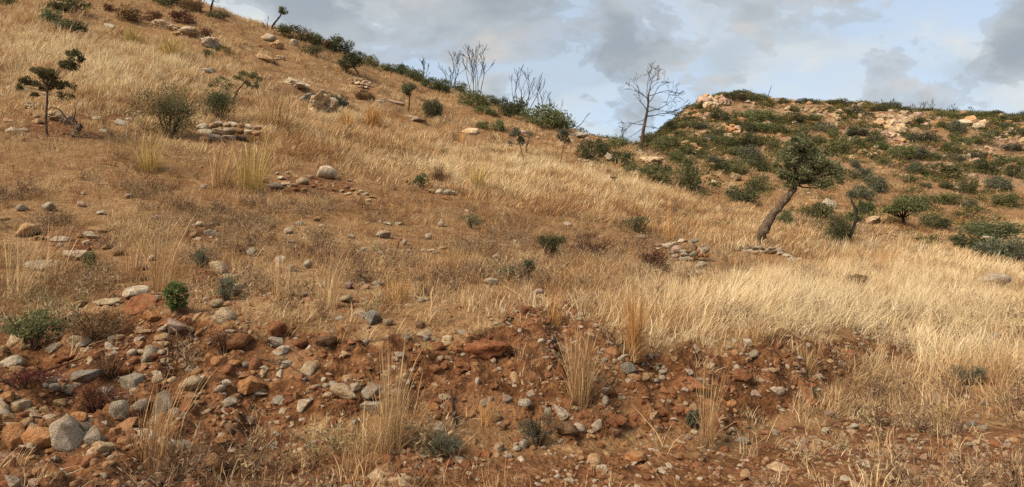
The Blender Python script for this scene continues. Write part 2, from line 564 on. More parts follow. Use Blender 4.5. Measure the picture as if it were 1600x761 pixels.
M_BARK_OLIVE = bark_material('olive_bark', (0.030, 0.020, 0.014), (0.16, 0.115, 0.08), 13)
M_BARK_DEAD = bark_material('dead_tree_bark', (0.022, 0.016, 0.013), (0.12, 0.08, 0.058), 6)
M_BARK_BURNT = bark_material('scorched_twigs', (0.012, 0.010, 0.010), (0.055, 0.045, 0.040), 6)
M_BARK_BROWN = bark_material('brown_bark', (0.04, 0.025, 0.016), (0.15, 0.09, 0.055), 14)

# ------------------------------------------------------------------ ground sheet
# bare patches: column, row, half width, half height, strength
BARE = [(485, 292, 85, 17, 1.0), (20, 192, 60, 26, .55), (95, 205, 70, 18, .8), (150, 182, 60, 10, .6), (350, 215, 55, 14, .6), (860, 500, 70, 40, 1.0), (905, 470, 40, 22, .6),
        (690, 294, 45, 9, .7), (610, 128, 50, 9, .3), (300, 30, 70, 14, .5), (120, 375, 70, 22, .75), (315, 365, 40, 22, .7), (330, 430, 45, 26, .75), (430, 75, 40, 20, .4),
        (240, 465, 90, 18, .8), (130, 400, 60, 18, .5), (1040, 395, 45, 16, .3), (1120, 275, 80, 12, .5), (1400, 380, 60, 9, .5), (1335, 345, 55, 10, .6), (850, 210, 50, 14, .5), (900, 222, 40, 12, .6),
        (1270, 300, 80, 12, .4), (1365, 667, 85, 22, 1.0), (1480, 702, 190, 30, .95), (1330, 700, 90, 20, .6), (350, 650, 170, 40, .9), (420, 690, 70, 25, .8), (1590, 640, 60, 25, .5), (1540, 535, 35, 9, 1.0), (1230, 695, 80, 30, .8), (1500, 620, 50, 14, .5),
        (640, 385, 80, 22, .35), (560, 440, 70, 20, .3), (720, 420, 70, 20, .25), (460, 130, 40, 14, .3), (500, 165, 40, 14, .3)]


def bare_amount(px, py):
    b = np.zeros(np.shape(px))
    w = (fbm(px / 40, py / 18, 61, 3) - 0.5) * 0.9
    for (cx, cy, rx, ry, s) in BARE:
        d = np.sqrt(((px - cx) / rx) ** 2 + ((py - cy) / ry) ** 2) + w
        b = np.maximum(b, s * (1 - smooth(0.55, 1.15, d)))
    return b


def cover(x, y, z):
    """soil 0..1 (bare red earth), hill 0..1 (the far rocky hill), pixel coordinates"""
    px, py = to_pix(x, np.maximum(y, 3.6), z)
    near = y < 15
    soil = np.where(near, bank_mask(px, py), 0)
    soil = np.maximum(soil, bare_amount(px, py) * (y > 3.7))
    track = smooth(650, 735, py + (fbm(x / 0.8, y / 0.8, 71, 3) - 0.5) * 130) * near
    soil = np.maximum(soil, 0.72 * track)
    hill = smooth(40, 54, y + (fbm(x / 4, y / 4, 73, 3) - 0.5) * 10) * smooth(2, 9, x - 0.10 * (y - 50))
    return soil, hill, px, py


def graded(lo, hi, fine_lo, fine_hi, step, growth):
    mid = list(np.arange(fine_lo, fine_hi, step))
    a, s = [], step
    v = fine_hi
    while v < hi:
        a.append(v); s *= growth; v += s
    a.append(hi)
    b, s = [], step
    v = fine_lo
    while v > lo:
        s *= growth; v -= s; b.append(max(v, lo))
    return np.array(b[::-1] + mid + a)


def build_ground():
    gx = graded(-1500, 1500, -5.5, 6.5, 0.044, 1.021)
    gy = graded(-12, 3000, 4.2, 9.6, 0.036, 1.019)
    X, Y = np.meshgrid(gx, gy)
    Z = height(X, Y)
    nx, ny = len(gx), len(gy)
    soil, hill, _, _ = cover(X, Y, Z)
    idx = np.arange(nx * ny).reshape(ny, nx)
    f = np.stack([idx[:-1, :-1], idx[:-1, 1:], idx[1:, 1:], idx[1:, :-1]], -1).reshape(-1, 4)
    me = np_mesh('hillside', np.stack([X, Y, Z], -1).reshape(-1, 3), f, None, True)
    for n, v in (('soil', soil), ('rocky', hill * smooth(0.25, 0.46, fbm(X / 3.0, Y / 3.0, 77, 4)))):
        a = me.attributes.new(n, 'FLOAT', 'POINT')
        a.data.foreach_set('value', np.asarray(v, np.float32).ravel())
    o = link('hillside', me, M_GROUND)
    tag(o, 'stony hillside of red earth and dry grass rising to the left', 'hillside', kind='structure')
    print('ground', nx, ny, nx * ny)
    return gx, gy, Z


GX, GY, GZ = build_ground()


def height(x, y):
    """height of the ground sheet as built"""
    x = np.asarray(x, float); y = np.asarray(y, float)
    i = np.clip(np.searchsorted(GX, x) - 1, 0, len(GX) - 2); j = np.clip(np.searchsorted(GY, y) - 1, 0, len(GY) - 2)
    fx = (x - GX[i]) / (GX[i + 1] - GX[i]); fy = (y - GY[j]) / (GY[j + 1] - GY[j])
    return (GZ[j, i] * (1 - fx) + GZ[j, i + 1] * fx) * (1 - fy) + (GZ[j + 1, i] * (1 - fx) + GZ[j + 1, i + 1] * fx) * fy


def slope_at(x, y, e=0.25):
    return Vector((float(height(x - e, y) - height(x + e, y)), float(height(x, y - e) - height(x, y + e)), 2 * e)).normalized()


CLEAR = []      # ground where stones and plants stand: x, y, radius; grass keeps off it


# ------------------------------------------------------------------ scatter (grass, weeds, gravel: nobody could count them)
def blades(n, h, hvar, lean, width, rad, seed, wind=0.25, seedhead=0.0):
    """a clump of curved tapering blades -> verts, tris, tint"""
    r = np.random.default_rng(seed)
    a = r.uniform(0, 2 * np.pi, n); d = rad * np.sqrt(r.random(n))
    base = np.stack([np.cos(a) * d, np.sin(a) * d, np.full(n, -0.03)], -1)
    hh = h * (1 + hvar * r.uniform(-1, 0.6, n))
    az = a + r.normal(0, 0.9, n)
    le = np.abs(r.normal(0, lean, n)) + 0.03
    bent = r.random(n) < 0.15
    le = np.where(bent, le * 1.8 + 0.2, le); hh = np.where(bent, hh * 0.65, hh)
    dirv = np.stack([np.cos(az) * le + wind * r.uniform(0.3, 1.2, n), np.sin(az) * le, np.zeros(n)], -1)
    side = r.uniform(0, 2 * np.pi, n)
    sv = np.stack([np.cos(side), np.sin(side), np.zeros(n)], -1)
    w = width * r.uniform(0.6, 1.3, n)
    V = np.empty((n, 7, 3)); ts = (0, 0.45, 0.8, 1.0)
    ww = (0.8, 0.9, 0.55 + seedhead, 0)
    for k, t in enumerate(ts):
        c = base + np.stack([np.zeros(n), np.zeros(n), hh * t * (1 - 0.22 * t * np.minimum(le * 2, 1.5))], -1) + dirv * (hh * t ** 1.8)[:, None]
        if k < 3:
            V[:, 2 * k] = c - sv * (w * ww[k] * 0.5)[:, None]
            V[:, 2 * k + 1] = c + sv * (w * ww[k] * 0.5)[:, None]
        else:
            V[:, 6] = c
    tri = np.array([(0, 1, 3), (0, 3, 2), (2, 3, 5), (2, 5, 4), (4, 5, 6)])
    F = (np.arange(n)[:, None, None] * 7 + tri[None]).reshape(-1, 3)
    tint = np.repeat(r.random(n), 7)
    return V.reshape(-1, 3), F, tint


def weed(n, h, rad, seed, width=0.004):
    """wiry branching dead weed"""
    r = np.random.default_rng(seed)
    V, F, T = [], [], []
    cnt = 0
    for i in range(n):
        p = np.array([r.normal(0, rad * 0.25), r.normal(0, rad * 0.25), -0.02])
        d = np.array([r.normal(0, 0.5), r.normal(0, 0.5), 1.0])
        t = r.random()
        for s in range(4):
            q = p + d / np.linalg.norm(d) * h * r.uniform(0.18, 0.36)
            sv = np.cross(d, r.normal(0, 1, 3)); sv /= np.linalg.norm(sv) + 1e-9
            w = width * (1 - 0.2 * s)
            V += [p - sv * w / 2, p + sv * w / 2, q]; F.append((cnt, cnt + 1, cnt + 2)); T += [t] * 3; cnt += 3
            for _ in range(2):
                e = q + (d * 0.4 + r.normal(0, 0.6, 3)) * h * 0.16
                V += [q - sv * w * 1.4, q + sv * w * 1.4, e]; F.append((cnt, cnt + 1, cnt + 2)); T += [r.random()] * 3; cnt += 3
            p = q; d = d + r.normal(0, 0.42, 3); d[2] = abs(d[2])
    return np.array(V), np.array(F), np.array(T)


def leafball(n, rad, hgt, leaf, seed):
    r = np.random.default_rng(seed)
    c = r.normal(0, 1, (n, 3)); c /= np.linalg.norm(c, axis=1)[:, None]
    c *= (r.random(n) ** 0.4)[:, None]
    c *= np.array([rad, rad, hgt]); c[:, 2] = np.abs(c[:, 2])
    return leaf_quads(c, c + r.normal(0, 0.3, (n, 3)) * rad, leaf, leaf * 0.5, r)


def leaf_quads(c, dirs, length, width, r):
    n = len(c)
    d = dirs / (np.linalg.norm(dirs, axis=1)[:, None] + 1e-9) + r.normal(0, 0.55, (n, 3))
    d /= np.linalg.norm(d, axis=1)[:, None]
    s = np.cross(d, r.normal(0, 1, (n, 3))); s /= np.linalg.norm(s, axis=1)[:, None] + 1e-9
    L = (length * r.uniform(0.6, 1.3, n))[:, None]; W = (width * r.uniform(0.6, 1.3, n))[:, None]
    V = np.stack([c, c + d * L * 0.45 + s * W * 0.5, c + d * L, c + d * L * 0.45 - s * W * 0.5], 1)
    F = np.arange(n * 4).reshape(n, 4)
    return V.reshape(-1, 3), F, np.repeat(r.random(n), 4)


def pebble_mesh(seed, sub=1, rough=0.22, flat=0.7, cuts=3, lim0=0.55, lim1=0.85):
    bm = bmesh.new()
    bmesh.ops.create_icosphere(bm, subdivisions=sub, radius=1.0)
    r = np.random.default_rng(seed)
    co = np.array([v.co[:] for v in bm.verts])
    f = np.ones(len(co))
    for _ in range(5):
        k = r.normal(0, 1, 3); k /= np.linalg.norm(k)
        f += rough * 0.5 * np.sin(co @ k * r.uniform(1.5, 3.2) + r.uniform(0, 6))
    for _ in range(cuts):
        k = r.normal(0, 1, 3); k /= np.linalg.norm(k)
        dd = (co * f[:, None]) @ k; lim = r.uniform(lim0, lim1)
        f = np.where(dd > lim, f * (lim + (dd - lim) * 0.12) / np.maximum(dd, 1e-6), f)
    f *= 1 + r.normal(0, rough * 0.12, len(co))
    co = co * f[:, None] * np.array([1, r.uniform(0.75, 1.0), flat])
    for v, c in zip(bm.verts, co): v.co = c
    me = bpy.data.meshes.new('stone')
    bm.to_mesh(me); bm.free()
    return me


def scatter(name, mat, protos, pos, rot, scl, tint, var, label, cat):
    """one stuff object: clump geometry set on a cloud of points on the ground"""
    me = bpy.data.meshes.new(name)
    n = len(pos)
    me.vertices.add(n); me.vertices.foreach_set('co', np.asarray(pos, np.float32).ravel())
    for an, ty, key, v in (('rot', 'FLOAT_VECTOR', 'vector', rot), ('scl', 'FLOAT_VECTOR', 'vector', scl), ('itint', 'FLOAT', 'value', tint), ('var', 'INT', 'value', var)):
        a = me.attributes.new(an, ty, 'POINT')
        a.data.foreach_set(key, np.asarray(v, np.int32 if ty == 'INT' else np.float32).ravel())
    o = bpy.data.objects.new(name, me); COL.objects.link(o)
    ng = bpy.data.node_groups.new(name + '_scatter', 'GeometryNodeTree')
    ng.interface.new_socket('Geometry', in_out='INPUT', socket_type='NodeSocketGeometry')
    ng.interface.new_socket('Geometry', in_out='OUTPUT', socket_type='NodeSocketGeometry')
    N, L = ng.nodes, ng.links
    gi = N.new('NodeGroupInput'); go = N.new('NodeGroupOutput')
    jn = N.new('GeometryNodeJoinGeometry')
    for k, pm in enumerate(protos):
        if len(pm.materials) == 0: pm.materials.append(mat)
        po = bpy.data.objects.new(name + '_clump', pm)      # never linked to the scene: geometry source only
        oi = N.new('GeometryNodeObjectInfo'); oi.inputs['Object'].default_value = po
        ti = N.new('GeometryNodeGeometryToInstance')
        L.new(oi.outputs['Geometry'], ti.inputs[0]); L.new(ti.outputs[0], jn.inputs[0])
    ip = N.new('GeometryNodeInstanceOnPoints')
    L.new(gi.outputs[0], ip.inputs['Points']); L.new(jn.outputs[0], ip.inputs['Instance'])
    ip.inputs['Pick Instance'].default_value = True

    def attr(nm, ty):
        a = N.new('GeometryNodeInputNamedAttribute'); a.data_type = ty; a.inputs['Name'].default_value = nm
        return a.outputs['Attribute']
    L.new(attr('var', 'INT'), ip.inputs['Instance Index'])
    er = N.new('FunctionNodeEulerToRotation')
    L.new(attr('rot', 'FLOAT_VECTOR'), er.inputs[0]); L.new(er.outputs[0], ip.inputs['Rotation'])
    L.new(attr('scl', 'FLOAT_VECTOR'), ip.inputs['Scale'])
    L.new(ip.outputs[0], go.inputs[0])
    md = o.modifiers.new('scatter', 'NODES'); md.node_group = ng
    tag(o, label, cat, kind='stuff')
    print(name, n)
    return o


def sample_field(per_m2, y0, y1, r, umax=980):
    """random points on the ground in a wedge before the camera, uniform per square metre"""
    wid = 2 * umax / FPX
    area = wid * (y1 * y1 - y0 * y0) / 2
    n = int(area * per_m2)
    y = np.sqrt(r.uniform(y0 * y0, y1 * y1, n))
    x = r.uniform(-umax, umax, n) / FPX * y
    return x, y


def region(px, py, cx, cy, rx, ry):
    return np.exp(-(((px - cx) / rx) ** 2 + ((py - cy) / ry) ** 2))


def grass_look(px, py, x, y):
    """how tall (0..1) and how pale (0..1) the grass grows"""
    n = fbm(x / 1.6, y / 1.6, 83, 3); n2 = fbm(x / 0.6, y / 0.6, 87, 3)
    tall = 0.18 + 0 * px
    for cx, cy, rx, ry, s in [(1150, 480, 260, 42, .95), (1420, 470, 240, 60, .75), (1480, 575, 200, 42, .8), (960, 430, 110, 40, .6), (800, 275, 170, 50, .65), (950, 300, 130, 45, .65), (230, 115, 150, 60, .9), (60, 70, 110, 60, .95),
                              (600, 215, 150, 45, .65), (460, 200, 90, 45, .7), (1330, 420, 180, 40, .7), (1150, 370, 130, 40, .55), (380, 270, 60, 45, .55), (520, 240, 70, 30, .5), (330, 80, 60, 40, .5), (650, 160, 60, 30, .4), (220, 390, 70, 60, .4), (60, 420, 70, 60, .4), (480, 470, 60, 40, .3), (1250, 640, 60, 30, .3)]:
        tall = np.maximum(tall, s * region(px, py, cx, cy, rx, ry))
    pale = 0.50 + 0.08 * smooth(700, 1300, px)
    for cx, cy, rx, ry, s in [(1150, 485, 280, 50, .36), (1450, 510, 220, 80, .30), (760, 265, 150, 40, .25), (230, 120, 150, 60, .22), (60, 60, 110, 60, .16), (480, 175, 120, 50, .12), (1000, 300, 100, 40, .10),
                              (850, 345, 200, 28, -.20), (1440, 335, 210, 42, -.26), (1150, 300, 120, 35, -.15), (640, 420, 200, 50, -.20), (1000, 395, 110, 30, -.26), (560, 320, 180, 30, -.16), (200, 290, 220, 45, -.14), (880, 440, 70, 40, -.22), (1200, 415, 140, 20, -.16), (100, 480, 130, 60, -.14), (400, 240, 200, 25, -.12), (230, 165, 150, 16, -.25)]:
        pale = pale + s * region(px, py, cx, cy, rx, ry)
    pale = pale + (n - 0.5) * 0.62 + (n2 - 0.5) * 0.34
    tall = tall * (0.55 + 0.9 * n)
    return np.clip(tall, 0.05, 1), np.clip(pale, 0.02, 0.98)


def clear_of(x, y):
    """1 on open ground, 0 where a stone or plant stands"""
    k = np.ones(len(x))
    o = np.argsort(y); ys = y[o]
    for cx, cy, cr in CLEAR:
        a, b = np.searchsorted(ys, cy - cr), np.searchsorted(ys, cy + cr)
        if b > a:
            j = o[a:b]
            k[j] = np.minimum(k[j], smooth(0.75, 1.1, np.hypot(x[j] - cx, y[j] - cy) / cr))
    return k


def spin(n, r, tilt=0.12):
    return np.stack([r.normal(0, tilt, n), r.normal(0, tilt, n), r.uniform(-0.9, 0.9, n)], -1)


def build_grass():
    r = np.random.default_rng(101)
    near_tall = [np_mesh('g', *blades(16, 1.0, 0.5, 0.20, 0.0075, 0.13, 200 + k, 0.26, 0.35)) for k in range(5)]
    far_tall = [np_mesh('g', *blades(34, 1.0, 0.5, 0.26, 0.018, 0.30, 220 + k, 0.24, 0.3)) for k in range(4)]
    near_short = [np_mesh('g', *blades(16, 1.0, 0.6, 0.42, 0.022, 0.38, 240 + k, 0.22)) for k in range(5)]
    far_short = [np_mesh('g', *blades(30, 1.0, 0.6, 0.6, 0.055, 0.9, 260 + k, 0.2)) for k in range(4)]
    for nm, protos, bands, tallp, lab in (
        ('tall_grass', near_tall, [(7, 13, 70), (13, 20, 46)], True, 'tall pale dry grass bending on the nearer slope'),
        ('hill_grass', far_tall, [(20, 34, 20), (34, 62, 9.5), (62, 82, 2.0)], True, 'long golden dry grass covering the upper hillside'),
        ('short_grass', near_short, [(3.8, 8, 95), (8, 13, 130), (13, 20, 80)], False, 'short tangled brown dry grass among the stones'),
        ('hill_turf', far_short, [(20, 34, 26), (34, 62, 11), (62, 84, 5)], False, 'short brown dry turf on the upper slopes'),
    ):
        P, RT, S, T, V = [], [], [], [], []
        for y0, y1, dens in bands:
            x, y = sample_field(dens, y0, y1, r)
            z = height(x, y)
            soil, hill, px, py = cover(x, y, z)
            tall, pale = grass_look(px, py, x, y)
            patch = 0.55 * fbm(x / 0.45, y / 0.45, 91, 3) + 0.45 * fbm(x / 1.5, y / 1.5, 93, 3)
            p = (1 - (0.92 if tallp else 0.82 - 0.22 * smooth(450, 700, px) * (1 - smooth(850, 980, px))) * soil) * smooth(0.36, 0.52, patch + 0.20 * tall)
            if tallp:
                p = p * smooth(0.16, 0.5, tall) * (1 - 0.82 * hill) * (1 - 0.5 * region(px, py, 1440, 335, 210, 42)) * smooth(0.25, 0.5, fbm(x / 0.9, y / 0.9, 211, 3))
            else:
                p = p * (1 - 0.74 * hill) * (0.9 - 0.45 * smooth(0.4, 0.8, tall))
                tr = smooth(640, 700, py)
                p = p * (1 - 0.45 * tr)
            keep = r.random(len(x)) < p * clear_of(x, y)
            x, y, z, tall, pale, hill = x[keep], y[keep], z[keep], tall[keep], pale[keep], hill[keep]
            n = len(x)
            if tallp:
                h = (0.17 + 0.27 * tall) * r.uniform(0.6, 1.3, n) * (0.55 + 0.9 * fbm(x / 0.55, y / 0.55, 213, 2))
                if y0 >= 20: h *= 1.18
                sc = np.stack([h * r.uniform(0.8, 1.4, n), h * r.uniform(0.8, 1.4, n), h], -1)
            else:
                h = (0.11 + 0.13 * tall) * r.uniform(0.5, 1.6, n)
                if y0 >= 20: h *= 1.3
                sc = np.stack([h * 1.25, h * 1.25, h], -1)
                pale = pale - 0.02
            rt = spin(n, r, 0.15)
            rt[:, 0] += (fbm(x / 1.3, y / 1.3, 201, 3) - 0.5) * 1.1; rt[:, 1] += (fbm(x / 1.3, y / 1.3, 207, 3) - 0.42) * 1.3
            P.append(np.stack([x, y, z], -1)); RT.append(rt); S.append(sc)
            T.append(np.clip(pale - 0.14 * hill + r.normal(0, 0.14, n), 0, 1)); V.append(r.integers(0, len(protos), n))
        scatter(nm, M_GRASS, protos, np.concatenate(P), np.concatenate(RT), np.concatenate(S), np.concatenate(T), np.concatenate(V), lab, 'grass')


def build_weeds():
    r = np.random.default_rng(131)
    protos = [np_mesh('w', *weed(12, 1.0, 0.5, 300 + k, 0.03)) for k in range(5)]
    P, RT, S, T, V = [], [], [], [], []
    for y0, y1, dens in [(3.8, 9, 40), (9, 16, 30), (16, 30, 10), (30, 60, 3)]:
        x, y = sample_field(dens, y0, y1, r)
        z = height(x, y)
        soil, hill, px, py = cover(x, y, z)
        tall, pale = grass_look(px, py, x, y)
        p = smooth(0.46, 0.66, fbm(x / 0.9, y / 0.9, 97, 3)) * (1 - 0.35 * soil) * (1 - 0.9 * region(px, py, 1460, 580, 220, 75)) * (1 - 0.7 * smooth(0.4, 0.8, tall))
        for cx, cy, rx, ry, s in [(100, 480, 110, 50, .8), (920, 385, 90, 35, .8), (1010, 400, 60, 40, .9), (230, 170, 130, 15, .8), (130, 520, 60, 25, .8), (550, 700, 120, 40, .7), (860, 640, 60, 60, .5), (1150, 400, 60, 30, .5)]:
            p = np.maximum(p, s * region(px, py, cx, cy, rx, ry))
        k = r.random(len(x)) < p * clear_of(x, y)
        x, y, z, py, px = x[k], y[k], z[k], py[k], px[k]
        n = len(x)
        h = r.uniform(0.10, 0.30, n) * (1 + 0.5 * smooth(15, 40, y))
        P.append(np.stack([x, y, z], -1)); RT.append(np.stack([r.normal(0, .15, n), r.normal(0, .15, n), r.uniform(0, 6.3, n)], -1))
        S.append(np.stack([h, h, h], -1))
        g = region(px, py, 60, 500, 120, 50) * 0.5 + region(px, py, 560, 700, 150, 40) * 0.4
        T.append(np.clip(r.normal(0.36, 0.2, n) + g, 0, 1)); V.append(r.integers(0, 5, n))
    scatter('withered_weeds', M_WEED, protos, np.concatenate(P), np.concatenate(RT), np.concatenate(S), np.concatenate(T), np.concatenate(V), 'withered grey brown weeds tangled through the dry grass', 'weeds')
    # low scrub cushions that carpet the far hill
    protos = [np_mesh('s', *leafball(90, 0.5, 0.42, 0.14, 330 + k)) for k in range(4)]
    x, y = sample_field(5.0, 24, 84, r)
    z = height(x, y)
    soil, hill, px, py = cover(x, y, z)
    k = r.random(len(x)) < hill * (smooth(0.40, 0.58, fbm(x / 3.2, y / 3.2, 103, 4)) * 0.75 + 0.06 + 0.6 * region(px, py, 1130, 230, 120, 45)) + 0.35 * region(px, py, 1450, 335, 190, 45) * smooth(0.40, 0.6, fbm(x / 2.0, y / 2.0, 105, 3)) + 0.3 * region(px, py, 1080, 275, 90, 22)
    x, y, z = x[k], y[k], z[k]
    n = len(x)
    h = r.uniform(0.3, 0.95, n)
    scatter('low_scrub', M_SCRUB, protos, np.stack([x, y, z], -1), np.stack([np.zeros(n), np.zeros(n), r.uniform(0, 6.3, n)], -1), np.stack([h * 1.3, h * 1.3, h], -1), np.clip(r.beta(1.5, 2.6, n), 0, 1), r.integers(0, 4, n), 'low scrub cushions carpeting the far rocky hill', 'scrub')


def build_gravel():
    r = np.random.default_rng(151)
    protos = [pebble_mesh(400 + k, 2, 0.3, (0.6, 0.8, 0.45)[k % 3], 3) for k in range(3)]
    for p in protos: p.polygons.foreach_set('use_smooth', np.ones(len(p.polygons), bool))
    for k in range(4):
        me = block_mesh(420 + k, 12 + k, 1); roughen(me, 430 + k, 0.1, (0.6, 0.8, 0.45, 0.7)[k]); protos.append(me)
    P, RT, S, T, V = [], [], [], [], []
    for y0, y1, dens, s0, s1 in [(3.8, 6.5, 800, .006, .026), (6.5, 10, 520, .008, .032), (3.8, 10.5, 130, .018, .055), (3.8, 7.2, 70, .035, .085), (10, 20, 30, .02, .075), (20, 45, 4.5, .04, .16), (42, 84, 2.6, .10, .38)]:
        x, y = sample_field(dens, y0, y1, r)
        z = height(x, y)
        soil, hill, px, py = cover(x, y, z)
        clump = smooth(0.40, 0.62, fbm(x / 0.5, y / 0.5, 113, 3))
        p = soil * (0.25 + 0.75 * clump) + 0.05
        lowb = smooth(360, 500, py) * (1 - smooth(1000, 1200, px) * (1 - smooth(600, 660, py))) * 0.38 * clump
        p = np.maximum(p, lowb)
        if y0 >= 10: p = np.maximum(p, 0.35 * smooth(0.52, 0.7, fbm(x / 2.2, y / 2.2, 117, 4)))
        if y0 >= 40: p = hill * smooth(0.42, 0.66, fbm(x / 3.5, y / 3.5, 119, 4))
        if s1 == .085: p = 0.9 * region(px, py, 90, 690, 190, 70) + 0.35 * region(px, py, 250, 520, 180, 45) + 0.12 * soil
        k = r.random(len(x)) < p
        x, y, z, soil, hill = x[k], y[k], z[k], soil[k], hill[k]
        n = len(x)
        s = s0 + (s1 - s0) * r.random(n) ** 3.4 * 1.25
        P.append(np.stack([x, y, z - s * 0.10], -1)); RT.append(np.stack([r.normal(0, .3, n), r.normal(0, .3, n), r.uniform(0, 6.3, n)], -1))
        S.append(np.stack([s, s, s], -1) * r.uniform(0.75, 1.3, (n, 3)))
        red = r.random(n) < (0.52 if y0 < 40 else 0.30)
        T.append(np.where(red, r.uniform(0, 0.48, n), r.uniform(0.42, 1.0, n))); V.append(r.integers(0, 7, n))
    scatter('gravel', M_RUBBLE, protos, np.concatenate(P), np.concatenate(RT), np.concatenate(S), np.concatenate(T), np.concatenate(V), 'loose gravel and earth crumbs on the bank and slopes', 'gravel')


#PART2
# ------------------------------------------------------------------ labels that single things out
MARKS = {   # phrase: (column, row)
    'the corner grass clump': (250, 640), 'the pale oval stone': (233, 555), 'the slate angular stone': (583, 497), 'the bottom centre grass clump': (610, 620),
    'the crumbly earth ledge': (762, 546), 'the orange grass tuft': (990, 505), 'the yellow bank tuft': (905, 580), 'the bottom right tuft': (1105, 650), 'the white track stone': (1337, 667),
    'the round tan boulder': (43, 358), 'the bright green plant': (270, 465), 'the big slope boulder': (511, 270), 'the round green bush': (860, 380), 'the tall golden clump': (225, 390),
    'the jutting stones of the corner': (105, 680), 'the leaning orange stone': (394, 592), 'the right edge grass': (1560, 560),
    'the olive tree': (1215, 350), 'the tall bare tree': (1003, 225), 'the summit crag': (1118, 160), 'the pale cliff': (1410, 195), 'the twisted dead trunk': (1330, 345), 'the stone pile': (1078, 392),
}
NEAR_MARKS = [k for k in MARKS if k not in ('the olive tree', 'the tall bare tree', 'the summit crag', 'the pale cliff', 'the twisted dead trunk', 'the stone pile')]
FAR_MARKS = ['the olive tree', 'the tall bare tree', 'the summit crag', 'the pale cliff', 'the twisted dead trunk']
ORD = ['', 'second', 'third', 'fourth', 'fifth', 'sixth', 'seventh', 'eighth', 'ninth', 'tenth', 'eleventh', 'twelfth']
PENDING = []


def label_later(o, desc, px, py, marks):
    PENDING.append((o, desc, px, py, marks))


def resolve_labels():
    seen = {}
    for o, desc, px, py, marks in PENDING:
        best = min(marks, key=lambda m: (MARKS[m][0] - px) ** 2 + 2.0 * (MARKS[m][1] - py) ** 2)
        dx, dy = px - MARKS[best][0], (py - MARKS[best][1]) * 1.4
        d = ('right of' if dx > 0 else 'left of') if abs(dx) > abs(dy) else ('below' if dy > 0 else 'above')
        seen.setdefault((desc, best, d), []).append((dx * dx + dy * dy, o))
    for (desc, best, d), lst in seen.items():
        lst.sort(key=lambda t: t[0])
        for k, (_, o) in enumerate(lst):
            if len(lst) == 1:
                o['label'] = f'{desc} {d} {best}'
            else:
                o['label'] = f'{desc}, {"nearest" if k == 0 else ORD[min(k, 11)] + " nearest"} {d} {best}'


# ------------------------------------------------------------------ stones
def block_mesh(seed, n, seg=2):
    """broken stone: flat faces, worn edges"""
    r = np.random.default_rng(seed)
    bm = bmesh.new()
    p = r.normal(0, 1, (n, 3)); p /= (np.abs(p) ** 3.2).sum(1)[:, None] ** (1 / 3.2)
    p *= r.uniform(0.82, 1.08, (n, 1))
    vs_ = [bm.verts.new(q) for q in p]
    res = bmesh.ops.convex_hull(bm, input=vs_)
    bmesh.ops.delete(bm, geom=[g for g in res['geom_interior'] if isinstance(g, bmesh.types.BMVert)], context='VERTS')
    bmesh.ops.dissolve_limit(bm, angle_limit=R(14), verts=bm.verts, edges=bm.edges)
    bmesh.ops.bevel(bm, geom=list(bm.edges), offset=0.09, segments=seg, affect='EDGES', profile=0.6)
    bmesh.ops.triangulate(bm, faces=[f for f in bm.faces if len(f.verts) > 4])
    if seg > 1: bmesh.ops.subdivide_edges(bm, edges=[e for e in bm.edges if e.calc_length() > 0.42], cuts=1, use_grid_fill=True)
    bmesh.ops.triangulate(bm, faces=bm.faces)
    me = bpy.data.meshes.new('stone')
    bm.to_mesh(me); bm.free()
    return me


ROUND = [pebble_mesh(500 + k, 3, 0.22, (0.72, 0.85, 0.62)[k % 3], 9, 0.52, 0.86) for k in range(12)]
BLOCK = [block_mesh(540 + k, 15 + k % 5) for k in range(12)]
CLOD = [pebble_mesh(580 + k, 3, 0.42, 0.75, 5) for k in range(5)]
SLAB = [block_mesh(610 + k, 18 + k) for k in range(6)]


def roughen(me, seed, amp, flat):
    r = np.random.default_rng(seed)
    n = len(me.vertices)
    co = np.empty(n * 3, np.float32); me.vertices.foreach_get('co', co); co = co.reshape(-1, 3)
    k = fbm(co[:, 0] * 2.3 + seed, co[:, 1] * 2.3 + co[:, 2] * 3.1, seed, 4) - 0.5
    co *= (1 + amp * k + r.normal(0, amp * 0.05, n))[:, None]
    co -= (co.max(0) + co.min(0)) / 2
    e = (co.max(0) - co.min(0)) / 2
    co[:, 0] /= e[0]; co[:, 1] *= 0.88 / e[1]; co[:, 2] *= flat / e[2]
    me.vertices.foreach_set('co', co.ravel())


for grp, amp, sm in ((ROUND, 0.22, True), (BLOCK, 0.13, False), (CLOD, 1.2, True), (SLAB, 0.14, False)):
    for k, me in enumerate(grp):
        roughen(me, 620 + k * 3 + len(grp), amp, {0: 0.72, 1: 0.72, 2: 0.75, 3: 0.42}[(ROUND, BLOCK, CLOD, SLAB).index(grp)])
        if sm: me.polygons.foreach_set('use_smooth', np.ones(len(me.polygons), bool))
        else:
            me.polygons.foreach_set('use_smooth', np.ones(len(me.polygons), bool))
            me.update()
            try: me.set_sharp_from_angle(angle=R(28))
            except Exception: pass
        me.materials.append(M_STONE['g'])

CRAG = [pebble_mesh(650 + k, 4, 0.35, 0.8, 18, 0.35, 0.75) for k in range(6)]
for k, me in enumerate(CRAG):
    roughen(me, 660 + k, 0.75, 0.8)
    roughen(me, 690 + k, 0.35, 0.8)
    me.polygons.foreach_set('use_smooth', np.ones(len(me.polygons), bool))
    me.update(); me.set_sharp_from_angle(angle=R(30))
    me.materials.append(M_STONE['g'])
SH = {'r': (ROUND, 'rounded'), 'b': (BLOCK, 'angular'), 'c': (CLOD, 'crumbly'), 's': (SLAB, 'flat'), 'k': (CRAG, 'craggy')}
srnd = random.Random(77)


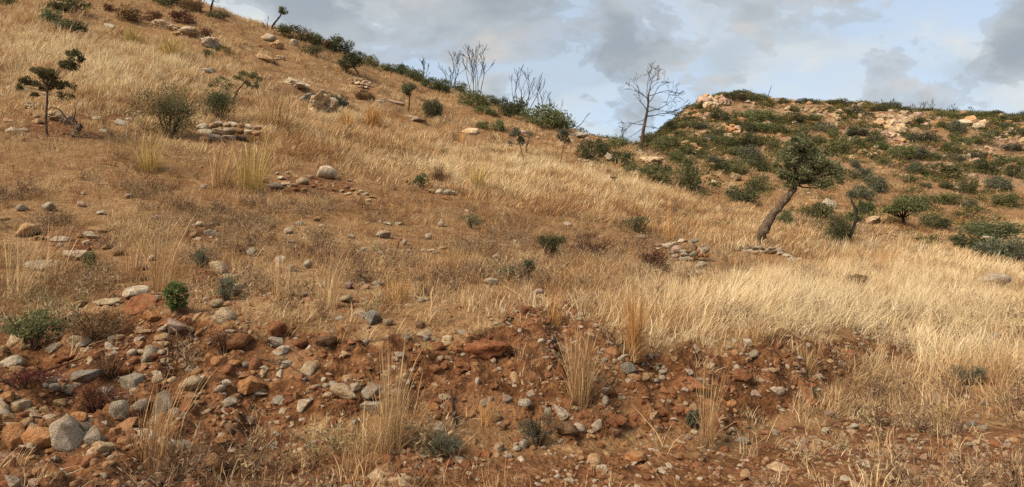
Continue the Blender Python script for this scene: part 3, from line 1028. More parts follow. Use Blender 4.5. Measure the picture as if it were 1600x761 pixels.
def stone_at(name, px, py, w, h, col, shp, parent=None, sink=0.22):
    """a stone seen w x h pixels large, its middle at (px, py)"""
    if parent is None and 240 < py < 478: sink = 0.10      # stones standing clear in the grass
    p = on_ground(px, py + h * (0.5 - sink))[0]
    m = p[1] / FPX
    W, H = w * m, h * m
    meshes, word = SH[shp]
    me = meshes[srnd.randrange(len(meshes))]
    o = link(name, me, M_STONE[col], parent)
    flat = {'r': 0.72, 'b': 0.72, 'c': 0.75, 's': 0.42, 'k': 0.8}[shp]
    ez = H / 2 / flat
    rz = srnd.uniform(0, 6.28)
    W *= 1.08; H *= 1.06
    ex = W / 2
    o.scale = (ex, min(ex * 0.9, max(ez * 1.1, ex * 0.55)) if abs(math.sin(rz)) < 0.5 else ex, min(ez, ex * 2.0))
    q = Vector((0, 0, 1)).rotation_difference(Vector((0, 0, 1)).lerp(slope_at(p[0], p[1]), 0.75 if shp == 's' else 0.35))
    o.rotation_euler = (q.to_matrix() @ Euler((srnd.uniform(-.22, .22), srnd.uniform(-.22, .22), rz)).to_matrix()).to_euler()
    if shp == 's': sink += 0.12
    CLEAR.append((p[0], p[1] - (0.10 if py > 478 else 0.28), W / 2 + 0.07 + 0.25 * H + (0.0 if py > 478 else 0.16)) if p[1] < 17 else (p[0], p[1] - 0.05, W * 0.5 + 0.05))
    if W > 0.55 and p[1] > 11: CLEAR.append((p[0], p[1] - 0.55, W * 0.6 + 0.1))
    loc = Vector((p[0], p[1] + 0.02, p[2] + H * (0.5 - sink)))
    o.location = loc if parent is None else loc - parent.location
    return o, word


# stones of the foreground, read off the photograph in 400 x 240 windows (scale 3.17): window origin, then x, y, width, height, colour, shape
STONES = {
    (0, 480): """740,235,100,95,w,r 755,50,95,65,o,b 865,95,100,85,p,b 1105,50,105,100,c,r 700,120,90,30,t,s 800,150,75,35,t,r 985,130,55,45,o,r 1185,170,120,90,r,r
385,170,105,55,c,b 250,200,70,30,w,s 50,270,110,55,w,r 80,315,80,50,t,r 155,320,60,50,o,r 330,255,110,45,r,c 430,340,140,80,s,b 400,375,70,60,g,r 255,360,55,40,w,r 265,400,60,45,g,r
300,405,40,45,c,r 345,415,65,70,g,b 220,390,35,30,w,r 640,375,110,100,g,b 515,450,110,110,g,b 580,515,90,110,w,r 690,495,75,75,g,r 800,490,90,140,w,b 740,480,50,45,t,r
100,490,90,80,c,b 20,450,70,60,o,b 65,640,120,130,o,b 190,650,140,130,o,b 40,735,120,60,p,b 330,640,150,200,g,b 460,650,90,110,g,b 510,705,90,60,c,b 390,550,80,70,o,b
120,575,70,40,t,b 220,515,50,40,t,b 35,550,60,40,t,b 940,385,100,75,c,r 940,310,40,30,g,r 970,330,60,50,o,r 775,355,55,40,c,b 945,443,70,30,t,s 955,477,55,25,t,s
1080,265,75,55,o,r 1160,280,55,35,o,r 1215,280,45,50,g,b 1240,365,140,110,o,b 1185,325,40,30,p,b 1120,378,55,35,w,r 1140,475,80,45,g,r 1050,500,60,40,b,r 1120,515,90,25,w,s
1135,605,70,60,b,r 1230,560,60,30,p,s 905,545,30,50,s,b 915,695,110,70,s,b 1090,660,70,40,o,c 1230,700,40,50,c,b 700,390,30,25,o,r 875,265,25,20,c,r 805,270,45,35,c,r
965,170,40,35,p,r 940,115,40,40,t,r 1140,120,50,20,g,r 420,600,50,80,g,b 1245,445,50,30,t,s 820,185,40,30,t,r 895,185,40,25,c,r 290,480,60,50,t,b 150,600,60,45,c,b 560,620,60,50,o,b
1010,265,28,22,o,r 1060,430,35,26,r,c 620,180,30,12,p,s 775,180,30,18,p,r 100,205,40,35,t,b 5,220,40,60,t,r 880,235,38,26,g,r 1000,425,30,22,o,r""",
    (400, 480): """580,55,110,80,s,b 650,80,50,45,c,r 90,110,90,90,r,b 88,170,80,60,w,b 120,212,75,50,w,r 130,245,80,30,t,s 145,275,80,35,g,s 35,305,45,30,w,r
205,335,35,25,w,r 258,312,80,75,c,r 340,170,105,60,b,r 220,185,55,30,g,r 355,198,35,25,p,b 545,175,35,45,w,r 710,240,75,35,w,r 745,145,45,45,g,r 830,125,85,45,c,b
845,160,40,35,s,r 810,90,55,40,b,r 950,170,70,60,c,b 900,195,70,40,r,b 1025,125,60,30,g,s 1165,65,35,20,w,r 1190,85,35,22,w,r 1115,190,30,20,w,r 1025,235,35,20,w,r
440,425,140,70,c,b 575,415,125,60,g,b 580,495,135,80,g,b 690,430,80,50,p,b 375,382,45,25,w,r 485,395,40,30,w,r 110,465,75,45,g,r 128,515,45,30,w,r 225,555,45,25,w,s
490,572,35,35,g,r 520,350,40,30,r,c 195,440,30,50,o,b 250,470,60,40,r,c 920,455,70,45,c,c 880,495,55,40,o,b 930,490,30,25,t,r 1095,370,30,45,w,b 1130,480,45,40,g,r
1160,460,25,40,g,b 1180,540,75,60,t,r 1245,460,60,50,p,b 1200,700,50,60,c,b 1135,725,60,60,r,b 1220,600,35,55,b,b 1250,740,40,30,w,r 825,745,35,25,c,r 760,720,30,40,t,b
85,700,30,30,w,b 635,705,60,40,t,b 1060,515,70,20,o,s 1155,215,230,100,r,c 1010,300,100,60,r,c 880,310,60,50,r,c 800,185,40,15,c,s 270,240,22,28,t,r 505,262,24,12,w,s 558,238,20,20,w,r
625,160,30,20,t,b 875,165,22,22,g,r 980,200,40,24,o,r 600,355,25,22,o,b 340,290,35,16,w,s 330,245,50,30,r,r 1180,400,50,40,r,c 1260,382,22,24,w,r""",
    (800, 480): """65,480,65,50,w,r 95,433,45,30,w,r 10,385,25,35,w,b 180,520,35,50,w,b 265,545,60,35,w,r 60,685,50,55,w,r 22,705,45,35,w,r 105,700,35,30,t,r 155,700,30,25,w,r
35,650,60,50,r,b 345,605,45,45,w,b 345,550,40,50,r,b 260,610,130,80,b,c 415,590,70,60,w,b 510,620,60,60,b,b 530,570,100,60,r,c 450,395,55,50,o,r 500,435,50,80,r,b
580,300,80,60,s,r 540,262,40,35,w,r 525,305,40,25,o,r 460,268,35,35,g,r 240,320,70,100,r,c 685,242,45,20,p,s 722,235,40,20,p,s 670,280,30,25,p,r 715,305,35,25,w,r
748,300,35,22,w,r 745,325,55,30,w,r 748,352,40,28,w,r 712,365,35,25,w,r 665,350,40,50,t,b 780,472,28,28,w,r 880,325,50,40,g,r 905,390,130,50,r,b 930,362,40,30,p,r
1075,207,32,28,c,r 1170,180,50,50,w,b 1118,297,30,25,w,r 1140,340,110,60,r,c 1205,240,60,50,g,r 1215,435,50,40,p,b 1105,168,35,25,g,b 340,35,30,20,w,r 335,62,30,20,w,r
415,92,30,25,w,r 395,118,28,18,w,r 195,155,25,25,w,b 215,237,45,25,w,s 245,205,25,20,w,r 190,200,30,15,p,r 38,118,22,30,w,r 118,62,35,20,o,r 900,505,60,60,t,r 975,490,60,60,o,r
870,648,40,30,p,r 1040,645,70,35,t,b 1140,665,70,40,g,b 1160,585,45,40,t,b 720,603,40,25,p,b 735,530,60,40,r,c 830,525,60,30,o,b 620,740,110,50,o,b 825,745,60,30,o,r
585,385,60,50,r,c 810,250,40,40,t,b 1020,245,30,25,t,r 985,235,35,35,r,b 600,345,60,30,t,b 690,400,30,26,o,r 405,405,20,30,w,b 800,440,60,50,r,c 1090,480,50,40,o,c 630,640,40,26,t,r
1240,600,40,26,t,r 560,680,40,24,o,r 1000,720,34,22,o,r 440,690,40,30,r,r""",
    (1200, 480): """435,130,30,18,w,r 490,157,35,20,w,r 235,272,50,28,w,r 170,322,40,35,p,r 80,225,35,35,t,b 245,330,20,30,w,r 362,320,35,28,g,r 455,297,30,20,w,r 310,533,55,40,p,r
433,592,60,30,w,r 475,594,40,22,o,b 290,615,45,38,w,b 45,628,40,35,w,r 185,660,40,30,p,r 260,665,60,20,c,s 125,670,30,20,c,r 1040,543,30,28,w,r 1012,578,50,35,s,r 710,660,28,20,w,r
760,700,35,20,w,r 1000,685,35,25,g,r 1080,480,40,30,g,r 1075,600,40,30,g,b 680,535,40,25,t,b 910,140,70,40,g,s 660,120,60,40,t,b 560,90,60,40,g,b 1135,140,30,25,g,r 1045,158,40,18,w,s
785,515,50,30,t,s 995,445,40,30,p,r 1150,585,30,20,t,s 1080,685,40,22,w,s 1190,690,40,25,p,r 545,600,30,18,t,r 465,185,25,20,g,r 30,315,45,25,c,r 70,510,35,22,w,s 90,410,25,18,g,r 350,665,40,20,o,r
640,690,30,18,c,r 920,735,50,22,c,s 860,620,30,20,t,r 20,400,40,36,r,c 140,380,40,30,r,c""",
    (0, 240): """135,378,125,75,t,r 440,405,90,40,w,b 375,500,110,55,w,b 580,485,60,50,t,r 235,265,70,50,w,r 300,420,90,35,g,s 215,550,160,45,g,s 635,210,40,30,p,r 495,295,40,20,w,r
770,315,40,22,w,r 990,350,45,30,w,r 1060,345,50,25,g,s 1050,395,70,40,g,b 960,405,40,35,t,r 1250,490,50,50,w,r 1080,570,90,75,c,r 1130,620,90,50,c,b 1165,680,80,70,c,r 1070,745,70,45,c,r
675,690,150,65,w,b 690,742,170,40,r,s 515,740,150,50,c,s 690,560,70,50,p,r 750,520,40,35,w,r 690,510,35,30,w,b 385,750,80,40,t,r 1010,165,30,25,w,r 770,720,50,40,c,r
105,265,50,40,g,r 400,250,50,30,p,r 20,320,50,25,t,s 190,420,50,25,t,r 500,385,50,25,t,b 385,410,30,20,o,r 300,455,40,25,w,b 420,440,36,26,c,r 520,465,40,25,t,r 700,620,40,26,c,r""",
    (400, 240): """350,95,110,70,w,r 650,345,50,20,w,s 710,345,40,20,w,s 920,345,35,40,w,r 630,400,80,40,w,r 695,450,30,40,o,b 735,440,30,30,g,r 850,410,40,35,w,r 760,480,50,15,w,s 830,478,40,18,c,s
870,480,40,20,c,r 470,410,35,25,g,r 305,325,40,30,t,r 215,345,40,25,g,r 325,360,30,20,w,r 160,380,50,40,w,s 175,435,45,20,g,s 115,525,60,40,w,b 255,550,45,50,w,r 170,570,45,40,w,r
165,695,50,30,c,r 330,650,40,40,w,r 460,655,50,40,p,r 600,645,60,30,w,r 440,720,70,40,c,r 1165,635,70,40,w,r 1190,510,40,30,w,r 815,725,40,25,w,r 520,475,50,25,w,s 615,490,30,20,w,r
670,515,30,25,g,r 925,465,50,20,t,s 740,140,40,30,b,r 545,660,40,30,w,r 235,700,40,30,c,r 800,620,30,24,p,r""",
    (800, 240): """325,460,30,26,w,r 500,510,45,30,w,r 275,350,40,22,g,r 12,435,26,20,w,r 130,685,50,35,p,r 350,245,40,25,g,r 640,415,50,26,p,r 440,415,30,20,w,r 715,580,45,24,w,s""",
    (1200, 300): """1110,440,150,75,g,r 190,65,20,20,t,r 705,465,30,16,w,r""",
}


def build_stones():
    for (ox, oy), txt in STONES.items():
        for tok in txt.split():
            a = tok.split(',')
            x, y, w, h = (float(v) / 3.17 for v in a[:4])
            px, py = ox + x, oy + y
            col, shp = a[4], a[5]
            nm = 'earth_clod' if shp == 'c' and col in 'rb' else ('boulder' if max(w, h) > 44 else 'stone')
            o, word = stone_at(nm, px, py, w, h, col, shp)
            s = max(w, h)
            size = 'large' if s > 36 else ('tiny' if s < 11 else ('small' if s < 20 else ''))
            noun = {'earth_clod': 'clod of earth', 'boulder': 'boulder', 'stone': 'stone'}[nm]
            desc = ' '.join(t for t in (size, STONE_COL[col][0], word, noun) if t)
            tag(o, None, {'earth_clod': 'clod', 'boulder': 'boulder', 'stone': 'stone'}[nm], 'loose stones on the bank and slope')
            special = {(233, 554): 'pale oval stone resting on the red earth of the bank', (583, 497): 'slate grey angular stone at the brow of the bank', (42, 359): 'round tan boulder in the grass by the left edge',
                       (1550, 443): 'large half buried grey boulder in pale grass at the right', (764, 547): 'crumbly red ledge of earth and pebbles overhanging the bank', (391, 595): 'leaning orange tan block on the red bank',
                       (510, 269): 'big pale boulder above the heap of small stones', (1336, 666): 'white rounded stone lying on the red track'}
            for (sx, sy), lab in special.items():
                if abs(px - sx) < 3 and abs(py - sy) < 3: o['label'] = lab
            if 'label' not in o:
                label_later(o, desc, px, py, NEAR_MARKS)


build_stones()


def heap(name, label, cat, stones, origin, base_row=None):
    """a pile or wall: every stone its own part"""
    p = on_ground(*origin)[0]
    e = empty(name, tuple(p))
    tag(e, label, cat)
    if base_row is not None:
        for dx in (-0.6, 0, 0.6): CLEAR.append((p[0] + dx, p[1] - 0.75, 0.95))
    for (px, py, w, h, col, shp, lift) in stones:
        q = on_ground(px, py + h * 0.4 + lift)[0]
        if base_row is not None and py < base_row:      # stacked: lies on the stones below it, a little further back
            yy = p[1] + (base_row - py) * p[1] / FPX * 0.55 + srnd.uniform(-.05, .05)
            q = np.array(((px - 800) / FPX * yy, yy, EYE + (HOR - py) / FPX * yy - (h * 0.35 + lift) * yy / FPX))
        m = q[1] / FPX
        me = SH[shp][0][srnd.randrange(len(SH[shp][0]))]
        o = link('stone', me, M_STONE[col], e)
        o.scale = (w * m * 0.54, w * m * 0.48, h * m * 0.5 / {'r': .72, 'b': .72, 'c': .75, 's': .42, 'k': .8}[shp])
        o.rotation_euler = (srnd.uniform(-.25, .25), srnd.uniform(-.25, .25), srnd.uniform(-.4, .4))
        o.location = Vector((q[0], q[1] + lift * m * 0.25, q[2] + (h * 0.35 + lift) * m)) - e.location
        CLEAR.append((q[0], q[1] - 0.25, w * m * 0.5 + 0.22))
    return e


def W(ox, oy, sc, txt):
    out = []
    for tok in txt.split():
        a = tok.split(',')
        x, y, w, h = (float(v) / sc for v in a[:4])
        out.append((ox + x, oy + y, w, h, a[4], a[5], float(a[6]) / sc if len(a) > 6 else 0.0))
    return out


heap('stone_pile', 'heap of stacked rounded stones with larger ones tumbling down its right', 'stone pile', W(1020, 340, 6.154, """
45,260,60,45,p,r 130,275,80,50,w,r 200,330,80,70,g,r 160,255,70,40,w,r,40 220,250,60,40,o,r,60 280,220,80,50,w,r,90 345,225,70,40,o,b,80 400,225,80,50,g,r,90 320,285,90,60,w,r,40 290,325,90,40,g,r,20
300,355,90,45,w,r 380,345,80,70,g,r 415,295,80,60,r,b,40 460,355,60,60,o,b 510,310,80,70,g,r 440,320,50,50,o,r,20 510,365,50,40,r,b 310,400,90,50,g,r 455,455,120,75,w,r 450,530,80,60,w,r 455,580,70,40,w,r
240,300,60,50,b,r,20 490,275,50,40,w,r,40 360,260,60,36,r,b,60 260,380,60,36,b,r 90,255,40,30,p,r 40,500,60,40,p,r 330,300,150,110,t,r 240,300,110,80,p,r 440,330,100,90,g,r 200,250,60,40,w,r 360,240,60,40,w,r 270,400,80,50,w,r 350,400,80,50,c,r 220,370,70,50,g,r 470,400,60,40,t,r"""), (1075, 408), 408)
heap('stone_ring', 'low ring of pale stones round the foot of the olive tree', 'stone ring', W(1020, 340, 6.154, """
895,300,60,40,g,r 930,325,70,50,w,r 985,335,70,50,c,r 1010,290,100,45,w,r 1045,335,80,50,c,r 1090,320,80,50,w,r 1140,300,80,40,g,s 1150,330,70,40,b,r 1205,310,80,50,w,r 1230,345,80,40,w,s 1290,365,90,45,w,s
1340,400,90,60,w,b 1365,435,50,40,w,b 1330,335,80,30,c,s 1390,350,80,36,t,s 1410,400,60,36,w,r 1440,335,60,30,g,s 1490,320,60,40,c,r 1520,335,40,30,c,r 960,280,50,30,p,r"""), (1205, 397), 394)
heap('stone_row', 'short dry stone wall beside the dark bushes on the left slope', 'stone wall', W(300, 170, 10.0, """
180,300,200,110,w,r 300,260,170,100,t,r 420,240,160,90,w,r 540,250,160,80,c,r 660,250,150,80,w,r 780,270,150,80,t,r 900,285,140,80,w,r 1020,300,140,70,c,r 250,370,220,120,w,r 430,350,200,120,c,b 590,340,180,100,w,r
740,350,160,100,b,r 880,370,160,90,w,r 1000,390,140,80,t,r 360,450,240,120,w,r 580,440,200,100,w,b 780,450,160,80,p,r 120,390,160,100,g,r 200,470,160,90,t,r"""), (355, 218), 214)
heap('stone_heap', 'scatter of small broken stones on bare red earth below the big boulder', 'stone heap', W(400, 240, 3.17, """
95,160,70,40,g,r 230,135,60,45,c,r 270,115,30,25,p,r 130,120,40,20,w,s 40,130,40,30,t,r 150,150,50,25,c,b 190,155,40,22,t,b 105,98,22,16,w,r 155,95,20,14,w,r 200,180,36,18,o,s 240,178,36,18,t,s 430,185,30,18,c,s
455,200,40,18,c,s 480,180,30,18,o,s 500,195,34,16,t,s 545,200,30,16,w,s 575,215,36,14,t,s 450,165,28,16,p,r 520,185,24,14,c,s 470,212,30,14,o,s 280,160,34,16,r,r 330,170,30,16,o,b 380,180,30,16,r,b 465,132,30,16,p,r 555,230,34,14,c,s"""), (500, 295))
heap('stone_cluster', 'few weathered stones round the small dark shrub in mid slope', 'stone cluster', W(400, 240, 3.17, """870,185,40,24,t,r 905,185,45,30,w,r 950,190,45,34,g,r 980,195,40,24,w,r 895,160,40,22,p,r 930,165,36,20,w,r 1000,200,24,16,p,r 850,175,30,20,b,r"""), (690, 298))
heap('stone_terrace', 'small terrace of stones under the upper olive tree', 'stone terrace', W(400, 0, 3.17, """
470,395,30,14,w,s 490,400,30,16,p,s 515,395,30,14,c,s 540,405,30,14,p,s 565,412,26,14,w,s 480,410,30,16,t,s 505,412,34,16,c,s 530,418,30,14,w,s 555,424,30,14,t,s 520,430,30,14,p,s 500,392,24,10,w,s 575,428,24,12,c,s 545,432,30,12,p,s"""), (565, 132))
heap('rubble_heap', 'little heap of pale rubble left of the saddle shrubs', 'rubble heap', W(800, 60, 3.17, """
335,600,22,12,w,s 355,605,22,12,c,s 375,605,22,12,w,s 395,612,22,12,p,s 415,615,22,12,w,s 350,615,24,12,w,s 370,620,22,12,c,s 392,626,22,12,w,s 412,630,22,12,t,s 330,612,20,12,p,s 425,625,18,12,w,s"""), (918, 256))

# rocks and outcrops on the hillsides: window, scale, x, y, w, h, colour, shape, label
ROCKS = [
    (400, 0, 60, 185, 75, 45, 'w', 'r', 'pale rounded rock on the ridge under the leaning tufted tree'), (400, 0, 105, 225, 65, 55, 'w', 'b', 'pale blocky rock just below the ridge top'),
    (400, 0, 200, 412, 175, 62, 'g', 's', 'wide flat grey rock slab lying in upper grass'), (400, 0, 243, 488, 66, 85, 'w', 'b', 'upright pale rock at left of the split outcrop'),
    (400, 0, 312, 515, 125, 135, 'w', 'b', 'biggest pale rock of the split outcrop on the slope'), (400, 0, 376, 530, 70, 95, 'g', 'b', 'grey rock at right of the split outcrop'),
    (400, 0, 800, 592, 80, 30, 'g', 's', 'flat grey rock left of the round olive bush'), (400, 0, 775, 580, 50, 24, 'p', 's', 'pinkish flat rock at the sapling foot'),
    (400, 0, 1060, 645, 90, 25, 'w', 's', 'low pale rock ledge right of the round olive bush'), (400, 0, 690, 505, 90, 22, 'p', 's', 'thin pinkish rock ledge left of the olive sapling'),
    (400, 0, 620, 500, 60, 18, 'w', 's', 'thin pale rock ledge below the upper olive'), (400, 0, 330, 455, 40, 25, 'p', 'r', 'small pinkish rock above the split outcrop'),
    (400, 0, 190, 215, 45, 40, 'w', 'r', 'small pale rock on the ridge beside the green shrubs'), (400, 0, 45, 285, 90, 34, 'w', 's', 'long pale ledge below the ridge rocks'), (400, 0, 125, 290, 50, 34, 'c', 'b', 'cream rock at the end of the ridge ledge'),
    (0, 0, 815, 125, 130, 52, 'c', 's', 'long lichened cream slab near the top of the left hill'), (0, 0, 925, 158, 130, 56, 'c', 's', 'lichened cream slab lower down the top outcrop'),
    (0, 0, 1040, 215, 100, 62, 'g', 's', 'grey slab below the lichened slabs'), (0, 0, 880, 412, 60, 55, 'w', 'b', 'pale angular rock in golden grass above the bushes'), (0, 0, 1030, 345, 80, 30, 'w', 's', 'flat pale stones ledge in golden grass'),
    (0, 0, 975, 425, 70, 32, 'p', 's', 'pinkish ledge right of the angular rock'), (0, 0, 540, 125, 60, 22, 'g', 's', 'grey slab between the two top shrubs'), (0, 0, 40, 595, 60, 30, 'w', 's', 'pale slab at the left edge below the sapling'),
    (0, 0, 150, 530, 60, 50, 'w', 'b', 'pale rock left of the thin sapling trunk'), (0, 0, 270, 575, 100, 60, 'w', 's', 'pale rock right of the thin sapling trunk'), (0, 0, 330, 600, 70, 55, 'p', 'b', 'pinkish rock beside the dead stump'),
    (0, 0, 60, 640, 70, 34, 'g', 's', 'grey slab on bare earth left of the sapling'), (0, 0, 600, 605, 75, 28, 'w', 's', 'flat pale stone left of the dark bush'), (0, 0, 480, 585, 50, 24, 'w', 'r', 'pale stone between stump and dark bush'),
    (0, 0, 690, 560, 40, 24, 'p', 'r', 'pinkish stone at the dark bush foot'), (0, 0, 640, 545, 30, 20, 'w', 'r', 'small pale stone above the dark bush foot'), (0, 0, 120, 645, 50, 24, 'g', 'r', 'grey stone on the bare earth by the sapling'),
    (0, 0, 15, 470, 40, 20, 'w', 's', 'pale stone at the left edge above the sapling foot'), (0, 0, 190, 600, 60, 34, 'w', 's', 'pale flat rock in front of the sapling foot'), (0, 0, 500, 630, 40, 20, 't', 'r', 'tan stone in short grass right of the stump'),
    (800, 60, 690, 612, 130, 60, 'c', 's', 'bare cream rock slope below the tall bare tree'), (800, 60, 495, 535, 50, 26, 'w', 's', 'pale slab among the saddle shrubs'), (800, 60, 480, 585, 60, 40, 'g', 'b', 'grey rock among the saddle shrubs'),
    (800, 60, 635, 565, 40, 24, 'w', 'r', 'pale rock at the foot of the tall bare tree'), (800, 60, 1075, 488, 50, 36, 'c', 'r', 'round cream boulder alone on the far hill slope'), (800, 60, 1110, 685, 50, 50, 'c', 'b', 'cream rock low on the far hill'),
    (800, 60, 960, 690, 50, 34, 'w', 'b', 'pale rock right of the round saddle bush'), (800, 60, 1000, 715, 50, 40, 'c', 's', 'cream slab right of the round saddle bush'), (800, 60, 40, 460, 80, 26, 'p', 's', 'pinkish ledge under the ridge bushes'),
    (800, 60, 330, 480, 110, 34, 'w', 's', 'pale bare ledge on the ridge shoulder'), (800, 60, 380, 500, 60, 30, 'p', 's', 'pinkish ledge on the ridge shoulder'), (800, 60, 410, 492, 60, 24, 'w', 's', 'pale ledge at the end of the ridge shoulder'),
    (1200, 100, 310, 690, 90, 40, 'w', 's', 'pale rock slab behind the olive tree'), (1200, 100, 235, 680, 70, 36, 'w', 's', 'pale rock slab right behind the olive trunk'), (1200, 300, 500, 140, 110, 45, 'c', 's', 'bare cream rock slope right of the twisted trunk'),
    (1200, 300, 625, 182, 40, 18, 'w', 's', 'pale flat stone below the stemmy bush'), (1200, 300, 525, 308, 50, 24, 'p', 's', 'pinkish slab in grass right of the twisted trunk'), (1200, 300, 1090, 225, 60, 20, 'w', 's', 'pale slab between the dark right bushes'),
    (1200, 300, 590, 240, 60, 24, 'p', 's', 'pinkish slab on the gully side'), (1200, 300, 650, 270, 50, 20, 't', 's', 'tan slab on the gully side'), (1200, 300, 900, 370, 40, 24, 'b', 'r', 'brown rock in grass near the right bush'),
]


def build_rocks():
    for ox, oy, x, y, w, h, col, shp, lab in ROCKS:
        if shp == 'b' or (shp == 's' and w > 95): shp = 'k'
        if col == 'w': col = srnd.choice('gcgt')
        o, _ = stone_at('rock', ox + x / 3.17, oy + y / 3.17, w / 3.17, h / 3.17, col, shp, None, 0.25)
        tag(o, lab, 'rock', 'rocks on the hillsides')
    # crags: each rock of an outcrop is a part
    rr = random.Random(3)
    for nm, lab, cx, cy, rx, ry, n, big, cols in (
        ('crag', 'broken crag crowning the left end of the far hill', 1117, 160, 20, 9, 24, 17, 'ctwp'), ('rocky_outcrop', 'rubbly rock face below the summit crag', 1100, 182, 30, 12, 46, 8, 'ctopb'),
        ('pale_outcrop', 'pale cliff band in the middle of the far hill top', 1392, 196, 26, 18, 50, 13, 'cptcp'), ('outcrop', 'ochre outcrop right of the pale cliff', 1450, 186, 30, 10, 26, 9, 'cotp'),
        ('outcrop', 'pinkish outcrop along the middle of the far ridge', 1320, 176, 50, 10, 40, 8, 'pctw'), ('outcrop', 'pale blocky outcrop near the right end of the far ridge', 1522, 195, 14, 10, 12, 15, 'wct'),
        ('outcrop', 'stony ledge on the far ridge left of its middle', 1255, 172, 36, 8, 24, 7, 'cptw'), ('rock_slope', 'stony ochre slope between shrubs right of the olive crown', 1330, 240, 45, 14, 40, 7, 'toc'),
        ('rock_slope', 'rubble slope under the pale cliff', 1400, 222, 30, 8, 26, 8, 'octp'), ('rock_slope', 'stony patch on the far hill near the right edge', 1545, 240, 45, 16, 30, 7, 'ptcw'),
        ('rock_slope', 'stony ochre patch below the summit crag right side', 1165, 196, 40, 12, 36, 8, 'octp'), ('rock_slope', 'stony patch low on the far hill left of the olive crown', 1090, 225, 45, 10, 24, 7, 'cot'),
        ('outcrop', 'pinkish stones at the right end of the far hill', 1580, 215, 25, 10, 18, 7, 'pt'),
    ):
        st = []
        for _ in range(n):
            a = rr.uniform(0, 6.283); d = rr.random() ** 0.6
            s = big * rr.uniform(0.45, 1.25)
            st.append((cx + math.cos(a) * d * rx, cy + math.sin(a) * d * ry, s * rr.uniform(0.9, 1.5), s * rr.uniform(0.6, 1.1), rr.choice(cols), rr.choice('kkbbr'), 0.0))
        p = on_ground(cx, cy + ry)[0]
        e = empty(nm, tuple(p)); tag(e, lab, 'rocks')
        for px, py, w, h, col, shp, _ in st:
            o, _w = stone_at('rock', px, py, w, h, col, shp, e, 0.28)


build_rocks()


# ------------------------------------------------------------------ woody plants
class Wood:
    def __init__(self):
        self.v, self.f, self.n = [], [], 0

    def tube(self, pts, rad, sides=6, cap=True):
        pts = [Vector(p) for p in pts]
        prev = None
        up = Vector((0.31, 0.17, 0.93))
        for i, p in enumerate(pts):
            d = (pts[min(i + 1, len(pts) - 1)] - pts[max(i - 1, 0)]).normalized()
            a = d.cross(up)
            if a.length < 1e-3: a = d.cross(Vector((1, 0, 0)))
            a.normalize(); b = d.cross(a)
            ring = []
            for k in range(sides):
                t = 6.28318 * k / sides
                self.v.append(p + (a * math.cos(t) + b * math.sin(t)) * rad[i]); ring.append(self.n); self.n += 1
            if prev:
                for k in range(sides):
                    self.f.append((prev[k], prev[(k + 1) % sides], ring[(k + 1) % sides], ring[k]))
            prev = ring

    def mesh(self, name):
        return np_mesh(name, np.array([tuple(v) for v in self.v]), np.array(self.f), None, True)


def grow(wd, p, d, length, rad, depth, rnd, tips, bend=0.35, split=(2, 3), ratio=0.72, spread=0.7, up=0.12, sides=5, minr=0.004):
    n = 4
    pts, rs = [p.copy()], [rad]
    q = p.copy(); dd = d.normalized()
    for i in range(n):
        dd = (dd + Vector((rnd.gauss(0, bend), rnd.gauss(0, bend), rnd.gauss(0, bend) + up)) * 0.4).normalized()
        q = q + dd * length / n
        pts.append(q.copy()); rs.append(max(minr, rad * (1 - 0.42 * (i + 1) / n)))
    wd.tube(pts, rs, sides)
    if depth == 0:
        tips.append((q.copy(), dd.copy())); return
    k = rnd.randint(*split)
    for i in range(k):
        base = pts[-1] if i == 0 else pts[rnd.randint(2, n)]
        nd = (dd + Vector((rnd.gauss(0, spread), rnd.gauss(0, spread), rnd.gauss(0, spread * 0.7)))).normalized()
        grow(wd, base, nd, length * ratio * rnd.uniform(0.75, 1.2), max(minr, rs[-1] * (0.95 if i == 0 else 0.7)), depth - 1, rnd, tips, bend, split, ratio, spread, up, max(3, sides - 1), minr)


def crown(n, rx, ry, rz, clumps, leaf, seed, wide=0.35, shell=0.55, cr=0.38, flat_bottom=0.3):
    """leaves in uneven clumps spread through an ellipsoid"""
    r = np.random.default_rng(seed)
    c = r.normal(0, 1, (clumps, 3)); c /= np.linalg.norm(c, axis=1)[:, None]
    c *= (shell + (1 - shell) * r.random(clumps))[:, None] * 0.78
    c[:, 2] = np.where(c[:, 2] < -flat_bottom, -flat_bottom * r.random(clumps), c[:, 2])
    w = r.uniform(0.4, 1.3, clumps); rad = cr * r.uniform(0.55, 1.25, clumps)
    pick = r.choice(clumps, n, p=w / w.sum())
    g = r.normal(0, 1, (n, 3)); g /= np.linalg.norm(g, axis=1)[:, None]
    pos = c[pick] + g * (rad[pick] * r.random(n) ** 0.45)[:, None]
    S = np.array([rx, ry, rz])
    V, F, T = leaf_quads(pos * S, (g + pos * 0.6 + np.array([0, 0, 0.35])), leaf, leaf * wide, r)
    tc = np.repeat(r.random(clumps)[pick], 4)
    return V, F, 0.55 * T + 0.45 * tc


def pix(px, py, y):
    return Vector(((px - 800) / FPX * y, y, EYE + (HOR - py) / FPX * y))


# shrubs too small to show their stems: shared foliage meshes of unit size
SHRUB = [np_mesh('shrub', *crown(1700, 0.5, 0.5, 0.5, 22, 0.085, 700 + k, 0.45)) for k in range(6)]
SHRUB_LOW = [np_mesh('shrub', *crown(1800, 0.5, 0.45, 0.5, 28, 0.08, 720 + k, 0.45, 0.7)) for k in range(4)]
for me in SHRUB + SHRUB_LOW: me.materials.append(M_LEAF_SCRUB)
prnd = random.Random(19)


